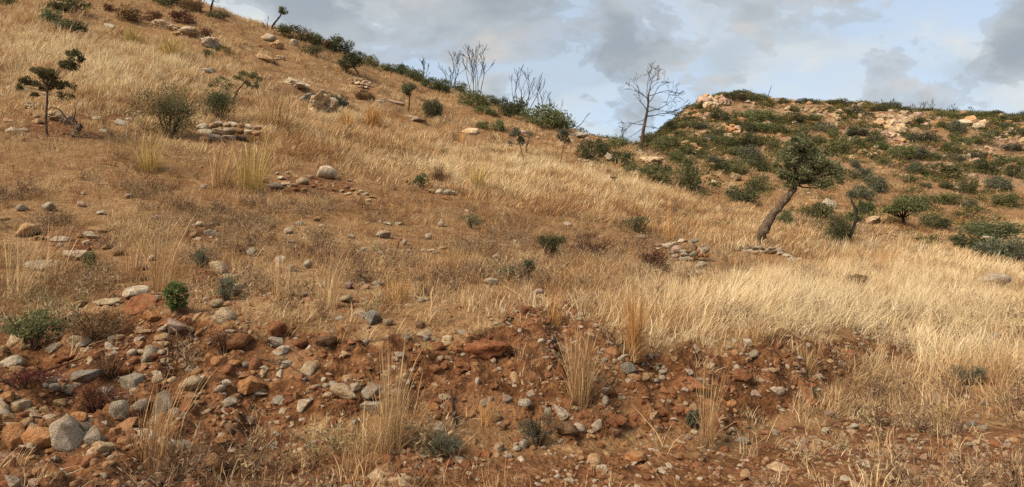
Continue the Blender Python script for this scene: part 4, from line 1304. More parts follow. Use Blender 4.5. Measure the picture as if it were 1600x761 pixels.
def small_shrub(px, py, w, h, mat, low=False, name='shrub'):
    p = on_ground(px, py + h * 0.42)[0]
    m = p[1] / FPX
    CLEAR.append((p[0], p[1] - 0.2, w * m * 0.45))
    me = prnd.choice(SHRUB_LOW if low else SHRUB)
    o = link(name, me, mat)
    k = 1.45 if w < 24 else 1.22
    k *= prnd.uniform(0.85, 1.3)
    o.scale = (w * m * k, min(w, 1.6 * h) * m * k, h * m * 1.6 * prnd.uniform(0.8, 1.2))
    o.rotation_euler = (0, 0, prnd.uniform(-0.5, 0.5) + prnd.choice((0, 3.14)))
    o.location = (p[0], p[1], p[2] + h * m * 0.34)
    return o


FAR_SHRUBS = {
    (1200, 100): """80,185,60,25 180,185,70,25 350,190,70,30 130,225,50,25 430,235,120,40 540,220,60,25 110,265,110,40 230,265,60,40 280,320,120,40 440,335,70,45 530,370,90,40 350,405,90,70 250,375,80,40 320,345,50,40 160,335,100,50 40,320,80,50
755,285,60,30 770,365,100,50 650,435,110,60 745,445,70,40 930,315,70,50 905,420,90,40 920,360,40,40 1060,370,90,50 1240,340,70,30 1170,305,40,25 825,460,50,30 925,465,60,30 1040,455,70,30 1160,480,80,50 1250,480,50,40 575,490,60,35 720,515,40,50
845,535,210,60 1070,510,90,60 460,545,80,40 1220,535,80,60 535,595,110,70 455,640,130,50 995,610,90,60 880,600,70,30 1145,600,90,45 1180,670,150,60 1000,700,90,45 860,670,160,50 700,680,120,60 485,715,60,60 975,385,60,30 615,205,60,30 690,225,40,20
1010,245,80,25 880,250,70,25 1190,270,60,25 20,400,60,40 380,480,50,25 430,495,40,30 780,600,50,30 640,560,40,20 1110,245,60,22 1255,255,50,24 440,385,60,44 560,400,50,36 690,265,40,26 800,265,50,24 860,300,40,26 1120,345,40,26 1200,410,60,34 700,570,50,30""",
    (800, 60): """1120,290,70,30 1190,295,60,30 1240,300,50,30 970,330,90,25 1030,385,110,45 1200,385,150,50 800,440,100,40 880,425,70,30 940,435,60,30 690,500,90,60 760,520,120,70 860,550,80,50 830,480,50,30 820,590,80,40 940,580,60,40 1030,470,50,30
1060,515,120,50 980,500,60,30 1180,510,120,50 1000,610,60,40 1110,560,100,40 1180,580,110,60 1230,640,80,40 1130,650,70,40 1150,620,90,40 1040,640,80,40 1150,440,80,36 1230,440,80,40 1100,420,60,34 930,340,50,24 1085,290,50,24""",
}
NEAR_SHRUBS = [  # window, x, y, w, h, leaf, label
    (800, 60, 445, 545, 110, 95, M_LEAF_DARK, 'dark green bush on the saddle left of the bare tree'), (800, 60, 360, 550, 70, 90, M_LEAF_SCRUB, 'loose green bush at left end of the saddle shrubs'),
    (800, 60, 520, 515, 110, 60, M_LEAF_SCRUB, 'yellowish green bush just left of the bare trunk'), (800, 60, 550, 595, 120, 80, M_LEAF_DARK, 'dark bush below the saddle left of the bare tree'),
    (800, 60, 700, 665, 150, 90, M_LEAF_SCRUB, 'wide dull green bush below the bare tree'), (800, 60, 870, 685, 140, 130, M_LEAF_SCRUB, 'large round dull green bush right below the bare tree'),
    (800, 60, 160, 400, 170, 90, M_LEAF_SCRUB, 'wide dark bush on the ridge under scorched stems'), (800, 60, 230, 415, 120, 70, M_LEAF_DARK, 'sloping dark bush at the end of the ridge bushes'), (800, 60, 30, 350, 100, 80, M_LEAF_DARK, 'dark bush on the ridge below the tallest scorched stems'),
    (800, 60, 1215, 725, 110, 80, M_LEAF_SCRUB, 'dull green bush left behind the olive trunk'), (800, 60, 1140, 775, 130, 90, M_LEAF_DARK, 'dark bush in golden grass left of the olive trunk'), (800, 60, 590, 650, 70, 60, M_LEAF_SCRUB, 'small bush between the saddle bushes and the grass'),
    (400, 0, 190, 165, 140, 64, M_LEAF_SCRUB, 'broad green shrub on the ridge right of the tufted tree'), (400, 0, 290, 197, 64, 60, M_LEAF_DARK, 'dark ridge shrub right of the broad one'), (400, 0, 410, 232, 115, 72, M_LEAF_DARK, 'dark bushy shrub on the ridge above the upper olive'),
    (400, 0, 560, 302, 70, 64, M_LEAF_SCRUB, 'shrub on the ridge right of the upper olive'), (400, 0, 690, 348, 80, 50, M_LEAF_DARK, 'dark shrub on the ridge above the olive sapling'), (400, 0, 730, 345, 50, 50, M_LEAF_DARK, 'small ridge shrub beside the scorched twigs'),
    (400, 0, 785, 382, 90, 56, M_LEAF_SCRUB, 'shrub on the ridge right of the olive sapling'), (400, 0, 870, 418, 95, 55, M_LEAF_DARK, 'dark shrub on the ridge left of the scorched bushes'), (400, 0, 925, 430, 60, 50, M_LEAF_DARK, 'dense small shrub before the scorched bushes'),
    (400, 0, 1080, 500, 130, 64, M_LEAF_SCRUB, 'brownish green shrub beneath the fan of scorched stems'), (400, 0, 1155, 500, 90, 50, M_LEAF_DARK, 'dark shrub right of the fan of scorched stems'), (400, 0, 1240, 535, 76, 84, M_LEAF_DARK, 'dark shrub left of the tallest scorched stems'),
    (400, 0, 1010, 440, 70, 50, M_LEAF_SCRUB, 'dull shrub among the scorched stems on the ridge'), (400, 0, 640, 335, 50, 36, M_LEAF_SCRUB, 'low shrub on the ridge left of the dark one'), (400, 0, 265, 252, 110, 40, M_LEAF_SCRUB, 'low olive green cushion below the ridge shrubs'),
    (400, 0, 345, 220, 40, 40, M_LEAF_BROWN, 'brownish shrub between the ridge shrubs'), (400, 0, 1120, 545, 60, 40, M_LEAF_SCRUB, 'small green shrub below the fan of scorched stems'), (400, 0, 1120, 620, 50, 40, M_LEAF_SCRUB, 'small shrub in grass right of the round olive bush'),
    (400, 0, 1200, 625, 60, 60, M_LEAF_SCRUB, 'loose shrub in grass below the dark ridge bush'), (400, 0, 1165, 555, 40, 36, M_LEAF_SCRUB, 'tiny shrub below the ridge bush'), (400, 0, 540, 475, 80, 40, M_LEAF_BROWN, 'brown withered shrub in grass below the stone terrace'),
    (400, 0, 400, 500, 90, 60, M_LEAF_SAGE, 'pale sage plant right of the split outcrop'),
    (0, 0, 330, 30, 130, 70, M_LEAF_DARK, 'dark shrub at the very top left of the hill'), (0, 0, 250, 90, 110, 70, M_LEAF_DARK, 'dark shrub in golden grass at top left'), (0, 0, 345, 130, 120, 70, M_LEAF_DARK, 'dark sprawling shrub right of the golden grass shrub'),
    (0, 0, 640, 70, 120, 80, M_LEAF_BROWN, 'brownish green shrub near the top edge'), (0, 0, 850, 10, 160, 60, M_LEAF_DARK, 'dark shrub on the skyline left of the ridge tree'), (0, 0, 940, 35, 100, 50, M_LEAF_BROWN, 'brown shrub on the skyline beside the ridge tree'),
    (0, 0, 905, 92, 110, 50, M_LEAF_BROWN, 'brown shrub on the lichened slabs'), (0, 0, 755, 85, 70, 40, M_LEAF_BROWN, 'reddish brown cushion left of the lichened slabs'), (0, 0, 1030, 268, 50, 44, M_LEAF_GREEN, 'small fresh green shrub below the grey slab'),
    (0, 0, 1020, 165, 60, 40, M_LEAF_BROWN, 'brown cushion right of the lichened slabs'), (0, 0, 1080, 75, 90, 30, M_LEAF_SCRUB, 'low green shrub on the skyline right of the ridge tree'), (0, 0, 20, 8, 60, 30, M_LEAF_SCRUB, 'dull shrub in the top left corner'),
    (0, 0, 435, 28, 40, 30, M_LEAF_GREEN, 'tiny green shrub right of the top dark shrub'), (0, 0, 540, 40, 50, 40, M_LEAF_BROWN, 'brown tussock between the top shrubs'), (0, 0, 1100, 245, 50, 26, M_LEAF_SCRUB, 'small cushion right of the fresh green shrub'),
    (1200, 300, 1240, 300, 100, 150, M_LEAF_SAGE, 'tall sage green bush at the right edge above the boulder'), (1200, 300, 1130, 295, 160, 130, M_LEAF_SAGE, 'big sage green bush left of the tall right edge bush'), (1200, 300, 1010, 255, 110, 90, M_LEAF_DARK, 'dark bush in the gully left of the sage bushes'),
    (1200, 300, 1080, 185, 250, 80, M_LEAF_DARK, 'long dark green bush low on the far hill'), (1200, 300, 830, 150, 170, 70, M_LEAF_DARK, 'dark bush right of the stemmy bush'), (1200, 300, 480, 85, 70, 60, M_LEAF_DARK, 'little round tree like bush behind the twisted trunk'),
    (1200, 300, 80, 150, 110, 90, M_LEAF_DARK, 'feathery dark bush right of the olive trunk'), (1200, 300, 250, 100, 130, 80, M_LEAF_SCRUB, 'dull green bush between the olive and the twisted trunk'), (1200, 300, 790, 240, 100, 50, M_LEAF_SCRUB, 'faint green bush on the gully side'),
    (1200, 300, 420, 130, 60, 60, M_LEAF_GREEN, 'yellowish green bush behind the twisted trunk'), (1200, 300, 920, 240, 60, 60, M_LEAF_SCRUB, 'dull bush left of the gully bush'),
]


def build_small_shrubs():
    words = []
    for (ox, oy), txt in FAR_SHRUBS.items():
        for tok in txt.split():
            x, y, w, h = (float(v) / 3.17 for v in tok.split(','))
            mat = prnd.choice((M_LEAF_SCRUB, M_LEAF_SCRUB, M_LEAF_SCRUB, M_LEAF_DARK, M_LEAF_SAGE))
            o = small_shrub(ox + x, oy + y, w, h * 1.1, mat, w > 1.6 * h)
            tag(o, None, 'shrub', 'shrubs on the far hill')
            size = 'broad' if w > 26 else ('tiny' if w < 16 else 'small')
            tone = 'dark green' if mat is M_LEAF_DARK else ('sage green' if mat is M_LEAF_SAGE else 'dull green')
            label_later(o, f'{size} {tone} shrub on the far hill', ox + x, oy + y, FAR_MARKS)
    for ox, oy, x, y, w, h, mat, lab in NEAR_SHRUBS:
        o = small_shrub(ox + x / 3.17, oy + y / 3.17, w / 3.17, h / 3.17, mat, w > 1.7 * h)
        tag(o, lab, 'shrub', 'shrubs on the left hill and saddle')


build_small_shrubs()


def leafy(name, label, cat, px, py, seed, trunk_pts, trunk_r, crowns, leafmat, bark, limbs=5, group=None, twig_r=0.3):
    """tree or bush: trunk polyline in photo pixels, crowns (px, py, w, h, leaves, leaf length m)"""
    p = on_ground(px, py)[0]
    y = p[1]; m = y / FPX
    e = empty(name, tuple(p)); tag(e, label, cat, group)
    rnd = random.Random(seed)
    rel = lambda a, b, dy=0.0: Vector(((a - px) * m, dy, (py - b) * m))
    wd = Wood()
    tp = [rel(a, b, rnd.uniform(-.03, .03)) for a, b in trunk_pts]
    tp[0].z -= 0.08
    # refine and gnarl the trunk
    fine, fr = [], []
    for i in range(len(tp) - 1):
        for t in (0, 0.25, 0.5, 0.75):
            fine.append(tp[i].lerp(tp[i + 1], t) + Vector((rnd.gauss(0, .16), rnd.gauss(0, .16), 0)) * trunk_r[i] * m)
            fr.append((trunk_r[i] + (trunk_r[i + 1] - trunk_r[i]) * t) * m * rnd.uniform(0.88, 1.12))
    fine.append(tp[-1]); fr.append(trunk_r[-1] * m)
    wd.tube(fine, fr, 10)
    link('trunk', wd.mesh('trunk'), bark, e)
    lw = Wood()
    Vs, Fs, Ts, off = [], [], [], 0
    for k, (cx, cy, w, h, n, leaf) in enumerate(crowns):
        c = rel(cx, cy, rnd.uniform(-.35, .35) * w * m)
        n = int(n * 1.9)
        V, F, T = crown(n, w * m / 2 * 1.1, w * m / 2, h * m / 2 * 1.1, max(6, int(n / 90)), leaf * 1.15, seed * 13 + k, 0.40, 0.55, 0.34)
        Vs.append(V + np.array(c)); Fs.append(F + off); Ts.append(T); off += len(V)
        src = min(fine[len(fine) // 2:], key=lambda q: (q - c).length)
        for j in range(limbs):
            tgt = c + Vector((rnd.uniform(-.4, .4) * w, rnd.uniform(-.4, .4) * w, rnd.uniform(-.3, .42) * h)) * m
            mid = src.lerp(tgt, 0.5) + Vector((rnd.gauss(0, .1), rnd.gauss(0, .1), rnd.gauss(0, .05))) * w * m
            r0 = max(0.005, fr[-1] * 0.5)
            lw.tube([src, src.lerp(mid, .6), mid, mid.lerp(tgt, .6), tgt], [r0, r0 * .8, r0 * .6, r0 * .4, r0 * twig_r], 5)
    link('limbs', lw.mesh('limbs'), bark, e)
    link('crown', np_mesh('crown', np.concatenate(Vs), np.concatenate(Fs), np.concatenate(Ts)), leafmat, e)
    return e


def bush(name, label, px, py, w, h, n, leaf, leafmat, seed, stems=9, cat='bush', wide=0.35, up=1.0, shell=0.5):
    p = on_ground(px, py)[0]
    m = p[1] / FPX
    e = empty(name, tuple(p)); tag(e, label, cat)
    CLEAR.append((p[0], p[1] - 0.1, w * m * 0.4))
    rnd = random.Random(seed)
    n = int(n * 2.2)
    V, F, T = crown(n, w * m / 2 * 1.1, w * m / 2 * 0.95, h * m * 0.55, max(12, int(n / 110)), leaf * 1.05, seed, wide * 1.3, shell, 0.34, 0.7)
    V = V + np.array([0, 0, h * m * 0.50])
    link('foliage', np_mesh('foliage', V, F, T), leafmat, e)
    wd = Wood()
    for k in range(stems):
        a = rnd.uniform(0, 6.28); d = rnd.uniform(0.2, 0.85)
        t = Vector((math.cos(a) * d * w * m / 2, math.sin(a) * d * w * m / 2 * 0.8, h * m * rnd.uniform(0.45, 0.9)))
        b = Vector((t.x * 0.12, t.y * 0.12, -0.04))
        mid = b.lerp(t, 0.5) + Vector((0, 0, h * m * 0.08))
        r0 = (0.005 + 0.004 * rnd.random()) * (1 + w * m * 0.8)
        wd.tube([b, mid, t], [r0, r0 * .7, r0 * .25], 5)
    link('stems', wd.mesh('stems'), M_BARK_BROWN, e)
    return e


leafy('olive_tree', 'olive tree leaning right with a thick bare trunk and dense crown', 'tree', 1187, 388, 41,
      [(1186, 389), (1190, 366), (1202, 342), (1218, 322), (1234, 305), (1244, 288)], [12.5, 8.0, 7.0, 6.4, 5.4, 3.8],
      [(1228, 248, 34, 34, 800, .07), (1222, 270, 30, 34, 650, .07), (1240, 228, 34, 24, 650, .07), (1262, 224, 30, 22, 500, .07), (1252, 246, 44, 34, 1100, .07), (1276, 242, 34, 30, 750, .07), (1246, 272, 38, 36, 900, .07), (1272, 266, 44, 38, 1100, .07),
       (1294, 258, 34, 36, 700, .07), (1298, 280, 34, 36, 750, .07), (1262, 254, 60, 50, 1500, .07), (1276, 290, 34, 24, 500, .07), (1233, 288, 24, 20, 260, .07), (1212, 256, 16, 18, 120, .07), (1252, 214, 14, 10, 70, .07), (1308, 274, 12, 14, 80, .07)], M_LEAF_OLIVE, M_BARK_OLIVE, 2)
leafy('young_tree', 'thin young tree with flat open crown and a higher side tuft, far left', 'tree', 73, 213, 42,
      [(73, 214), (72, 185), (74, 160), (75, 138)], [2.4, 2.0, 1.7, 1.3],
      [(40, 126, 28, 18, 300, .06), (58, 134, 28, 20, 320, .06), (66, 116, 34, 16, 360, .06), (86, 118, 34, 18, 380, .06), (100, 130, 26, 20, 260, .06), (78, 132, 30, 20, 340, .06), (108, 102, 30, 22, 460, .06), (122, 92, 22, 22, 320, .06), (114, 84, 18, 10, 140, .06), (102, 150, 26, 16, 160, .06), (52, 146, 16, 10, 80, .06), (34, 138, 14, 10, 70, .06)], M_LEAF_SCRUB, M_BARK_BROWN, 2, twig_r=.4)
leafy('young_tree', 'young tree bending right behind the dark bush pair', 'tree', 362, 170, 43,
      [(360, 172), (366, 152), (374, 138), (383, 128)], [1.8, 1.5, 1.2, 1.0], [(384, 116, 24, 14, 260, .06), (398, 122, 24, 18, 330, .06), (402, 136, 16, 18, 200, .06), (388, 132, 18, 14, 150, .06), (374, 122, 18, 12, 140, .06), (346, 126, 22, 16, 200, .06), (356, 138, 20, 16, 180, .06), (336, 134, 14, 12, 90, .06)], M_LEAF_SCRUB, M_BARK_BROWN, 2, twig_r=.4)
leafy('olive_tree', 'small dark olive tree leaning left above the stone terrace', 'tree', 563, 121, 44, [(563, 122), (558, 112), (552, 104)], [2.2, 1.7, 1.2],
      [(547, 98, 36, 26, 1500, .10), (556, 90, 26, 22, 700, .10), (538, 106, 18, 16, 400, .10)], M_LEAF_DARK, M_BARK_OLIVE, 5)
leafy('olive_sapling', 'slim olive sapling with a round crown on a tall thin stem', 'tree', 637, 176, 45, [(637, 177), (639, 163), (640, 152)], [1.6, 1.2, 0.9],
      [(638, 143, 22, 24, 1100, .085), (644, 137, 14, 12, 300, .08)], M_LEAF_OLIVE, M_BARK_BROWN, 4)
leafy('olive_bush', 'round dense olive bush standing alone in upper grass', 'bush', 676, 191, 46, [(675, 192), (676, 182)], [1.4, 1.0],
      [(676, 171, 34, 34, 2600, .085), (670, 168, 20, 22, 600, .08)], M_LEAF_OLIVE, M_BARK_OLIVE, 6)
leafy('ridge_tree', 'small tree with leaning trunk and dark top tuft on the skyline', 'tree', 327, 18, 47, [(328, 19), (331, 8), (333, 1)], [1.6, 1.4, 1.2], [(337, -3, 22, 18, 700, .09)], M_LEAF_DARK, M_BARK_BURNT, 4)
leafy('tufted_tree', 'crooked scorched tree leaning right with a small top tuft', 'tree', 424, 49, 48, [(425, 50), (426, 40), (432, 32), (438, 25), (440, 20)], [1.9, 1.5, 1.4, 1.2, 0.9],
      [(440, 16, 15, 11, 420, .10)], M_LEAF_SCRUB, M_BARK_BURNT, 5)
leafy('sapling', 'spindly sapling with drooping pale leaves left of its twin', 'sapling', 820, 260, 49, [(820, 262), (817, 243), (812, 226)], [0.8, 0.7, 0.5], [(808, 214, 30, 28, 330, .11), (800, 224, 14, 12, 60, .1)], M_LEAF_SAGE, M_BARK_BROWN, 4)
leafy('sapling', 'spindly sapling with sparse pale crown right of its twin', 'sapling', 873, 265, 50, [(873, 267), (877, 248), (880, 230)], [0.8, 0.7, 0.5], [(881, 217, 28, 34, 300, .11)], M_LEAF_SAGE, M_BARK_BROWN, 5)
leafy('sapling', 'bare thin sapling with tiny flat top in golden grass', 'sapling', 963, 306, 51, [(963, 308), (962, 292), (960, 282)], [0.7, 0.6, 0.4], [(960, 279, 14, 8, 40, .07)], M_LEAF_BROWN, M_BARK_BROWN, 4)
leafy('short_tree', 'stubby brown trunk with ragged leaves at the left of the thin saplings', 'sapling', 823, 238, 52, [(823, 240), (822, 230), (827, 215)], [2.2, 1.6, 0.9], [(803, 206, 16, 14, 60, .1), (826, 210, 12, 10, 40, .1)], M_LEAF_SAGE, M_BARK_BROWN, 3)
leafy('stemmy_bush', 'umbrella shaped bush with bare forked stems on the gully side', 'bush', 1412, 352, 53, [(1413, 353), (1412, 346), (1411, 341)], [3.0, 2.4, 2.0], [(1409, 324, 56, 30, 1700, .09), (1395, 330, 24, 16, 500, .09)], M_LEAF_SCRUB, M_BARK_BURNT, 12, twig_r=.5)

bush('large_bush', 'airy dark green bush on the left slope beside the stone wall', 266, 216, 112, 86, 3200, .055, M_LEAF_SCRUB, 60, 16, shell=.15)
bush('dark_bush', 'compact dark bush at the foot of the bending young tree', 342, 190, 66, 60, 2100, .055, M_LEAF_DARK, 61, 12, shell=.2)
bush('dark_bush', 'upright dark green bush hugging the twisted dead trunk', 1312, 388, 50, 54, 2600, .055, M_LEAF_DARK, 62, 14, wide=.25, shell=.3)
bush('round_bush', 'round dark green bush in brown grass in mid slope', 859, 402, 58, 40, 1100, .05, M_LEAF_SCRUB, 63, 18, wide=.2, shell=.15)
bush('fern_plant', 'fan shaped grey green plant in golden grass', 998, 364, 52, 30, 620, .06, M_LEAF_DARK, 64, 12, 'plant', .25, shell=.3)
bush('small_shrub', 'small dark shrub with a leaning brown branch among stones', 660, 294, 30, 24, 500, .045, M_LEAF_DARK, 65, 8)
bush('brown_bush', 'withered brown bush leaning right above the stone cluster', 682, 282, 34, 26, 420, .04, M_LEAF_BROWN, 66, 10)
bush('thistle', 'dark thistle with upright stalks left of the other', 800, 438, 44, 30, 330, .035, M_LEAF_DARK, 67, 10, 'plant', .3, shell=.25)
bush('thistle', 'tall dark thistle with upright stalks in brown grass', 824, 440, 30, 40, 360, .035, M_LEAF_DARK, 68, 8, 'plant', .3, shell=.25)
bush('small_plant', 'small dark green star shaped plant in short grass', 738, 357, 44, 22, 260, .05, M_LEAF_DARK, 69, 9, 'plant', .22, shell=.25)
bush('green_plant', 'bright green leafy plant beside the pale flat stones', 270, 488, 44, 46, 480, .032, M_LEAF_GREEN, 70, 10, 'plant', .5)
bush('green_weed', 'patch of fresh green weed at the left edge of the bank', 50, 540, 110, 60, 800, .03, M_LEAF_SCRUB, 71, 14, 'plant', .4, shell=.3)
bush('green_weed', 'bright green weed below the white stone near the left', 142, 425, 20, 36, 260, .028, M_LEAF_GREEN, 72, 6, 'plant', .4)
bush('grey_shrub', 'soft grey green cushion plant above the cream stones', 313, 418, 42, 32, 700, .03, M_LEAF_SAGE, 73, 10, 'plant', .18)
bush('grey_shrub', 'grey green cushion plant right of the cream stones', 352, 470, 36, 40, 500, .03, M_LEAF_SAGE, 74, 10, 'plant', .18)
bush('brown_scrub', 'olive brown wiry cushion on top of the left bank', 150, 530, 110, 44, 1500, .03, M_LEAF_BROWN, 75, 16, 'plant', .15)
bush('brown_scrub', 'reddish brown thicket left of the stone pile', 1020, 424, 66, 40, 900, .045, M_LEAF_BROWN, 76, 20, 'plant', .2, shell=.3)
bush('brown_scrub', 'brown withered shrub behind the thistle', 930, 400, 90, 36, 800, .045, M_LEAF_BROWN, 77, 14, 'plant', .2, shell=.3)
bush('pink_scrub', 'pinkish grey withered cushion in grass right of the olive', 1342, 456, 50, 28, 500, .04, M_LEAF_BROWN, 78, 12, 'plant', .2)
bush('green_weed', 'small green weed at the foot of the bottom right tuft', 1085, 672, 26, 34, 300, .025, M_LEAF_SAGE, 79, 6, 'plant', .4)
bush('red_weed', 'dried dark red weed sprawling over the corner stones', 150, 645, 100, 46, 1100, .028, M_LEAF_RED, 80, 16, 'plant', .14, shell=.25)
bush('red_weed', 'dried dark red weed on earth left of the corner stones', 40, 605, 110, 30, 600, .028, M_LEAF_RED, 81, 14, 'plant', .14, shell=.25)
bush('dry_weed', 'dead grey twiggy weed on the earth above the corner clump', 170, 590, 60, 34, 420, .03, M_LEAF_BROWN, 82, 16, 'plant', .12, shell=.25)
bush('dry_weed', 'dead grey twiggy weed right of the corner stones', 350, 555, 44, 44, 420, .03, M_LEAF_BROWN, 83, 16, 'plant', .12, shell=.25)
bush('dry_weed', 'grey green twiggy weed at the bottom edge, centre', 690, 712, 90, 40, 900, .026, M_LEAF_SAGE, 84, 16, 'plant', .14, shell=.25)
bush('dry_weed', 'grey green twiggy weed left of the white round stones', 840, 695, 60, 50, 700, .026, M_LEAF_SAGE, 85, 16, 'plant', .14, shell=.25)
bush('dry_weed', 'dull green patch of weed in the right hand grass', 1515, 602, 60, 30, 500, .03, M_LEAF_SAGE, 86, 10, 'plant', .2)
bush('dark_weed', 'dark withered shrub in grass right of the stone pile', 1145, 440, 50, 36, 500, .04, M_LEAF_BROWN, 87, 12, 'plant', .2)


def bare_tree():
    p = on_ground(1002, 233)[0]
    m = p[1] / FPX
    e = empty('bare_tree', tuple(p))
    tag(e, 'tall leafless tree with a spreading crown standing in the saddle', 'tree')
    rel = lambda a, b, dy=0.0: Vector(((a - 1002) * m, dy, (233 - b) * m))
    rnd = random.Random(91)
    tr = Wood()
    pts = [(1001, 236), (1003, 222), (1005, 205), (1008, 190), (1011, 175), (1013, 160), (1013, 148), (1016, 138)]
    rad = [3.6, 3.0, 2.6, 2.3, 1.9, 1.5, 1.1, .8]
    T = [rel(a, b) for a, b in pts]
    tr.tube(T, [r * m for r in rad], 8)
    link('trunk', tr.mesh('trunk'), M_BARK_DEAD, e)
    br = Wood(); tips = []
    for bx, by, tx, ty, dy, r in [(1007, 195, 982, 190, .3, 1.1), (1009, 183, 1050, 176, -.4, 1.2), (1011, 175, 1062, 163, .5, 1.2), (1011, 172, 990, 150, -.6, 1.2), (1013, 160, 1044, 126, .5, 1.1), (1013, 155, 984, 128, .2, 1.1), (1014, 148, 1020, 122, -.4, .9),
                                  (1006, 198, 1034, 197, .5, .8), (1005, 200, 978, 212, -.2, .8), (1013, 150, 1050, 142, -.9, 1.0), (1012, 165, 1054, 176, 1.0, .9), (1015, 142, 1034, 120, .8, .8), (1012, 160, 998, 124, -.8, .9), (1009, 186, 984, 196, 0.9, .8), (1010, 180, 1040, 190, -1.0, .8)]:
        a, b = rel(bx, by), rel(tx, ty, dy)
        d = (b - a)
        Lg = d.length
        grow(br, a, d, Lg * 0.72, r * 0.62 * m, 4, rnd, tips, 0.24, (2, 3), 0.60, 0.40, 0.03, 5, 0.0085)
    link('branches', br.mesh('branches'), M_BARK_BURNT, e)


def scorched(px, py, stems, label, seed, lean=0.0, name='scorched_shrub'):
    """fan of scorched leafless stems: stems = (dx, height, fork depth)"""
    p = on_ground(px, py)[0]
    m = p[1] / FPX
    e = empty(name, tuple(p)); tag(e, label, 'dead shrub', 'scorched shrubs on the ridge')
    rnd = random.Random(seed); tips = []
    for dx, h, dep in stems:
        wd = Wood()
        h *= 1.4
        d = Vector((dx * m, rnd.uniform(-.35, .35) * h * m * 0.5, h * m))
        base = Vector((dx * 0.35 * m, rnd.uniform(-.1, .1), -0.1))
        grow(wd, base, d, d.length * (0.52 if dep else 1.0), 0.038, dep, rnd, tips, 0.22, (2, 3), 0.66, 0.33, 0.2, 4, 0.015)
        link('stem', wd.mesh('stem'), M_BARK_BURNT, e)


bare_tree()
scorched(662, 120, [(0, 27, 3), (4, 20, 2), (-3, 14, 2)], 'single scorched twiggy shrub on the ridge, leftmost of them', 1)
scorched(705, 138, [(-8, 34, 2), (-2, 38, 3), (6, 36, 2), (12, 38, 3), (0, 26, 2)], 'scorched thin stems left of the fan of stems on the ridge', 2)
scorched(742, 148, [(-12, 44, 3), (-4, 50, 3), (4, 54, 3), (12, 50, 3), (20, 42, 3), (-2, 36, 2)], 'dense fan of scorched stems in the middle of the ridge', 3)
scorched(812, 158, [(-14, 44, 2), (-6, 52, 2), (0, 50, 2), (6, 54, 2), (12, 40, 2), (22, 48, 2), (30, 40, 2)], 'tallest scorched stems above the ridge bushes', 4)
scorched(845, 178, [(-4, 38, 2), (6, 36, 3), (14, 26, 2), (22, 24, 2), (28, 18, 2)], 'scorched stems sloping down right of the tallest ones', 5)
scorched(886, 200, [(2, 24, 1), (34, 18, 1)], 'two thin scorched sticks at the right end of the ridge bushes', 6)
scorched(423, 48, [(-6, 16, 2), (-14, 12, 1), (2, 10, 2)], 'scorched twigs beside the crooked tufted tree', 7)
scorched(312, 20, [(-2, 26, 2), (3, 22, 2)], 'bare scorched trunk left of the small skyline tree', 8)
scorched(978, 218, [(-8, 16, 2), (-12, 10, 2), (2, 10, 1)], 'thin bare twigs just left of the tall bare tree', 9)
for k, (px, py, h) in enumerate([(1393, 168, 12), (1440, 170, 12), (1455, 171, 14), (1488, 175, 12), (1515, 178, 10), (1200, 152, 16), (1375, 166, 9), (1555, 182, 9), (1583, 184, 8), (1310, 161, 8), (1425, 169, 9)]):
    sub = ['left of the ridge twig pair', 'left of the ridge twig pair middle', 'right twig of the ridge pair', 'right of the ridge pair', 'further right along the ridge', 'tall thin one near the summit crag', 'left above the pale cliff', 'near the right edge', 'at the right edge', 'on the ridge above the olive', 'above the pale cliff'][k]
    scorched(px, py, [(rd, h * s, 2) for rd, s in ((-3, .8), (1, 1.0), (5, .7))] if k != 5 else [(0, 16, 0)], f'bare twiggy shrub on the far ridge, {sub}', 30 + k)


def twisted_trunk():
    p = on_ground(1325, 388)[0]
    m = p[1] / FPX
    e = empty('dead_tree', tuple(p)); tag(e, 'twisted dead trunk rising out of the dark bush right of the olive', 'dead tree')
    rel = lambda a, b, dy=0.0: Vector(((a - 1325) * m, dy, (388 - b) * m))
    wd = Wood()
    wd.tube([rel(*q) for q in [(1324, 390), (1328, 370), (1334, 355), (1338, 340), (1337, 326), (1331, 315), (1329, 308)]], [v * m for v in (3.2, 2.8, 2.6, 2.4, 2.2, 1.7, .6)], 8)
    link('trunk', wd.mesh('trunk'), M_BARK_BURNT, e)
    br = Wood(); tips = []
    for a, b in (((1331, 316), (1330, 296)), ((1337, 338), (1346, 318)), ((1336, 350), (1352, 342))):
        d = rel(*b) - rel(*a)
        grow(br, rel(*a), d, d.length * .6, .7 * m, 1, random.Random(int(a[0])), tips, .3, (2, 2), .6, .5, .1, 4, .008)
    link('branches', br.mesh('branches'), M_BARK_BURNT, e)


def dead_stump():
    p = on_ground(118, 214)[0]
    m = p[1] / FPX
    e = empty('dead_stump', tuple(p)); tag(e, 'bent grey dead stump with an arching branch beside the young tree', 'stump')
    rel = lambda a, b, dy=0.0: Vector(((a - 118) * m, dy, (214 - b) * m))
    wd = Wood(); wd.tube([rel(*q) for q in [(114, 217), (118, 208), (123, 199), (127, 196)]], [v * m for v in (6.5, 5.5, 5, 3.5)], 9)
    link('trunk', wd.mesh('trunk'), M_BARK_OLIVE, e)
    br = Wood(); br.tube([rel(*q) for q in [(118, 200), (112, 190), (102, 183), (94, 172), (82, 167), (72, 172)]], [v * m for v in (2.2, 1.8, 1.5, 1.2, .9, .5)], 6)
    br.tube([rel(*q) for q in [(112, 190), (118, 178), (117, 166)]], [v * m for v in (1.3, .9, .4)], 5)
    link('branch', br.mesh('branch'), M_BARK_OLIVE, e)


twisted_trunk()
dead_stump()


